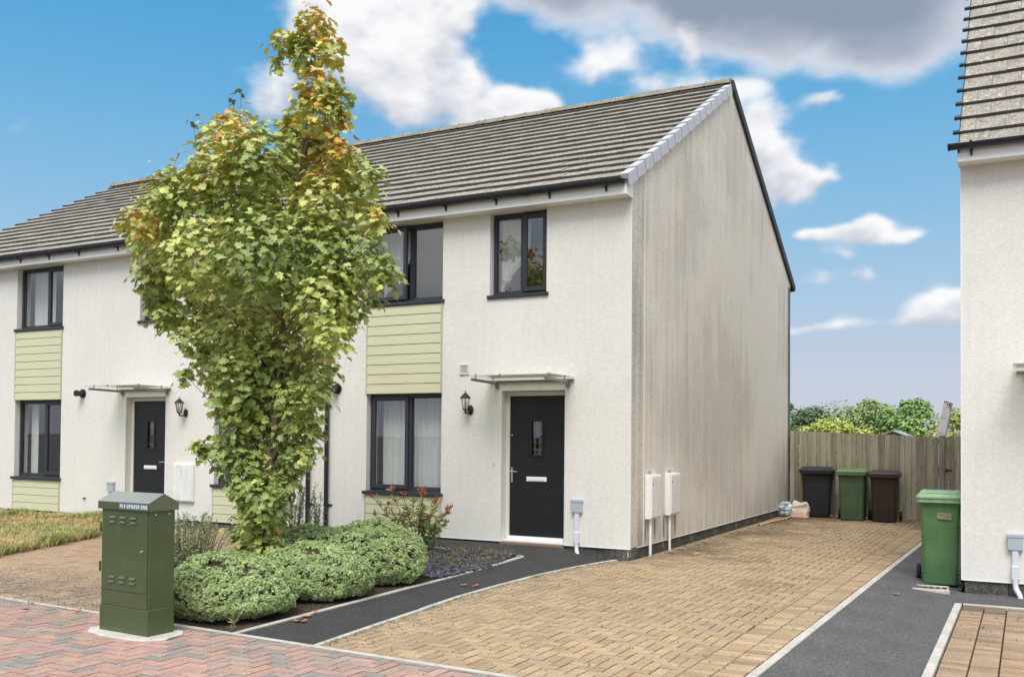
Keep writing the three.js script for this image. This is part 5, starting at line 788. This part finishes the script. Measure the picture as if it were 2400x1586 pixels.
{ // red tipped shrub
  const t = thing('red_tipped_shrub', 'open shrub with red shoot tips below the near ground floor window', 'shrub', [-2.62, gh(-2.62, 1.05), 1.05]), r = rng(77), R = (a, b) => a + (b - a) * r(), rods = [], mats = [], cc = [];
  const ends = [[-0.55, 0.72], [-0.47, 0.5], [-0.34, 0.62], [-0.25, 0.84], [-0.17, 0.66], [-0.06, 0.78], [0.02, 0.58], [0.06, 0.84], [0.14, 0.66], [0.2, 0.78], [0.28, 0.56], [0.33, 0.72], [0.4, 0.6], [0.1, 0.45], [-0.42, 0.34], [0.3, 0.4], [-0.12, 0.5]];
  for (const [ex, ey] of ends) {
    const a = V(R(-0.02, 0.02), 0, R(-0.02, 0.02)), e = V(ex * 1.2, ey, R(-0.26, 0.26)), m = V(ex * 0.5, ey * 0.42, e.z * 0.4), c = new THREE.QuadraticBezierCurve3(a, m, e), pts = c.getPoints(6); for (let i = 0; i < 6; i++) rods.push(rod(pts[i], pts[i + 1], mix(0.009, 0.003, i / 6), mix(0.009, 0.003, (i + 1) / 6), 6, true));
    const red = r() < 0.8; for (let i = 0; i < 38; i++) { const u = i < 8 ? R(0.96, 1.02) : R(0.45, 0.97), p = c.getPoint(Math.min(1, u)).add(V(R(-0.02, 0.02), R(-0.01, 0.02), R(-0.02, 0.02))), n = V(R(-1, 1), i < 8 ? R(0.3, 1.3) : R(-0.3, 0.9), R(-1, 1)).normalize(); const s = i < 8 ? R(0.045, 0.07) : R(0.065, 0.1), k = R(0.75, 1.25);
      mats.push(M4(p, new THREE.Quaternion().setFromUnitVectors(V(0, 1, 0), n).multiply(E4(0, R(0, 6.3), 0)), s)); const y = r(); cc.push((i < 8 && red ? [0.62, 0.1, 0.07] : y < 0.14 ? [0.6, 0.5, 0.12] : y < 0.3 ? [0.42, 0.28, 0.14] : [0.33, 0.41, 0.14]).map((v) => v * k)); }
  }
  mk('stems', metreUV(join(rods)), twigMat, t); stuffMesh('foliage', ovalLeaf, leafMat, mats, cc, t);
  stemShrub('tall_weed', 'clump of tall green weeds at the foot of the red tipped shrub', -2.42, 1.05, 0.5, 12, 0.14, 9, [[0.24, 0.38, 0.11], [0.26, 0.33, 0.12]], 40);
}
stemShrub('tall_weed', 'pale weed growing from the kerb beside the nearest mound', -1.06, 6.02, 0.17, 3, 0.06, 12, [[0.3, 0.36, 0.1], [0.28, 0.33, 0.1]], 10);
{ const spots = [[-0.93, 5.42, 0.2], [-0.99, 5.18, 1.3], [-0.86, 5.36, 2.0], [-1.06, 4.98, 2.6], [-0.74, 2.96, 0.6], [-0.6, 2.9, 1.9], [3.35, 0.95, 0.3], [0.55, -1.2, 2.2], [-3.4, 6.2, 0.7], [-2.9, 6.0, 2.4], [-1.35, 0.98, 1.2], [-3.5, 5.0, 0.2], [-3.1, 5.3, 1.4]];
  const mats = [[0.4, 0.17, 0.06], [0.5, 0.34, 0.12], [0.34, 0.13, 0.05]].map((c) => std({ color: rgb(...c), roughness: 0.8, side: THREE.DoubleSide }));
  spots.forEach(([x, z, a], i) => { const m = mk('fallen_leaf', mapleLeaf, mats[i % 3]); m.position.set(x, gh(x, z) + 0.014, z); m.rotation.set(-Math.PI / 2 + 0.15, 0, a); m.scale.setScalar(0.075); tag(m, x > 3 ? 'brown leaf lying on the grey footpath before the bright green bin' : z < 0 ? 'small leaf lying on the drive beside the gable' : x > -1.1 && z < 4 ? 'dry leaf lying on the tarmac path level with the slate bed' : x > -1.2 && z > 4 ? 'dry orange leaf at the path edge beside the mounded shrubs' : z < 2 ? 'dry leaf at the tip of the slate bed' : 'dry leaf on the paving left of the green cabinet', 'leaf', 'fallen maple leaves'); }); }

// ------------------------------------------------------------------ beyond the fence
const farLeaf = leafShape([[0, 0], [0.4, 0.3], [0.45, 0.65], [0, 1], [-0.45, 0.65], [-0.4, 0.3]], 0.3, 0.2);
function farTree(label, x, z, h, w, col, seed, n) {
  const t = thing('garden_tree', label, 'tree', [x, -0.3, z], 0, 'trees beyond the fence'), r = rng(seed), R = (a, b) => a + (b - a) * r(), rods = [rod(V(0, 0, 0), V(0, h * 0.6, 0), 0.07, 0.03, 8, true)], mats = [], cc = [], cl = [];
  for (let k = 0; k < 16; k++) { const a = R(0, 6.283), d = w * 0.62 * Math.sqrt(r()), y = h * R(0.42, 0.86); cl.push([Math.cos(a) * d, y, Math.sin(a) * d, w * R(0.2, 0.36)]); rods.push(rod(V(0, y * 0.5, 0), V(Math.cos(a) * d, y, Math.sin(a) * d), 0.02, 0.006, 5, true)); }
  for (let k = 0; k < 5; k++) { const a = R(0, 6.283), d = w * 0.5 * r(); cl.push([Math.cos(a) * d, h * R(0.86, 0.99), Math.sin(a) * d, w * R(0.09, 0.16)]); }
  for (let i = 0; i < n; i++) { const [cx, cy, cz, q] = cl[Math.floor(r() * cl.length)], d = V(R(-1, 1), R(-1, 1), R(-1, 1)).normalize(), p = V(cx, cy, cz).addScaledVector(d, q * R(0.55, 1.15)); mats.push(M4(p, facing(V(d.x + R(-0.6, 0.6), d.y + 0.7, d.z + R(-0.6, 0.6)), R(0, 6.28)), R(0.05, 0.095))); const k = R(0.65, 1.35); cc.push(col.map((v) => v * k)); }
  mk('trunk', metreUV(join(rods)), barkMat, t); stuffMesh('crown', farLeaf, softLeaf, mats, cc, t);
}
farTree('dark green tree just right of the gable beyond the fence', -1.3, -17, 2.85, 1.5, [0.13, 0.21, 0.09], 401, 6500);
farTree('thin sprig topped tree half hidden by the rear gable corner', -2.2, -18.5, 3.05, 1.0, [0.16, 0.25, 0.09], 402, 3200);
farTree('yellow green bush in the middle beyond the fence', -0.1, -15.5, 2.5, 1.35, [0.5, 0.56, 0.12], 403, 6000);
farTree('bushy olive green tree behind the yellow bush beyond the fence', 0.35, -18.5, 2.95, 1.8, [0.28, 0.36, 0.13], 404, 7000);
farTree('tall pointed green tree near the shed roof beyond the fence', 1.0, -17.2, 3.0, 1.4, [0.3, 0.39, 0.13], 405, 6500);
farTree('fresh green tree left of the leaning plank beyond the fence', 1.85, -16.5, 3.0, 1.4, [0.27, 0.42, 0.13], 406, 6500);
farTree('yellow tinged tree right of the leaning plank beyond the fence', 2.85, -16.0, 2.75, 1.5, [0.42, 0.44, 0.12], 407, 6000);
{ const s = thing('garden_shed', 'small garden shed whose felt roof peeps over the fence', 'shed', [1.66, -0.3, -14]);
  mk('shed_wall', metreUV(extrudeX([[0.7, 0], [0.7, 1.95], [-0.7, 1.95], [-0.7, 0]], -0.38, 0.6)), woods[1], s); mk('shed_gable', metreUV(new THREE.ExtrudeGeometry(new THREE.Shape([[-0.4, 1.95], [0, 2.11], [0.4, 1.95]].map(([a, b]) => new THREE.Vector2(a, b))), { depth: 1.4, bevelEnabled: false }).translate(0, 0, -0.7)), woods[1], s);
  const felt = std({ color: rgb(0.33, 0.34, 0.35), roughness: 0.9 }); for (const q of [-1, 1]) { const m = mk('shed_roof', box(0, 0.56, -0.0, 0.025, -0.78, 0.78), felt, s); m.position.set(0, 2.12, 0); m.rotation.z = q > 0 ? -0.37 : Math.PI + 0.37; m.position.y = q > 0 ? 2.12 : 2.143; } }
{ const p = thing('leaning_plank', 'pale perforated metal plank leaning up behind the fence', 'plank', [2.9, 1.1, -9.45]); p.rotation.z = -0.19; const k = std({ map: tex(128, 256, [0.3, 1.3], (u, v) => { const n = fv(u, v, 6, 8, 4, 331), b = v > 0.86 && n > 0.5; return b ? [150, 120, 88] : [216 + n * 30, 215 + n * 30, 214 + n * 30]; }), roughness: 0.6 });
  mk('plank_board', rbox(-0.075, 0.075, -1.05, 1.28, -0.02, 0.02, 0.005), k, p); mk('plank_flange', rbox(0.076, 0.095, -1.05, 1.26, -0.05, 0.02, 0.004), greyPlastic, p); mk('plank_hook', join([rod(V(-0.06, 1.28, 0), V(-0.02, 1.31, 0), 0.01), rod(V(-0.07, 1.3, 0), V(0.02, 1.3, 0), 0.012), rod(V(0.03, 1.29, 0), V(0.1, 1.28, 0), 0.01)]), blackMat, p);
  for (const y of [0.66, 0.96]) for (const x of [-0.045, 0, 0.045]) mk('plank_hole', rod(V(x, y, 0.0185), V(x, y, 0.0215), 0.009, 0.009, 8), blackMat, p); }

renderer.render(scene, camera);
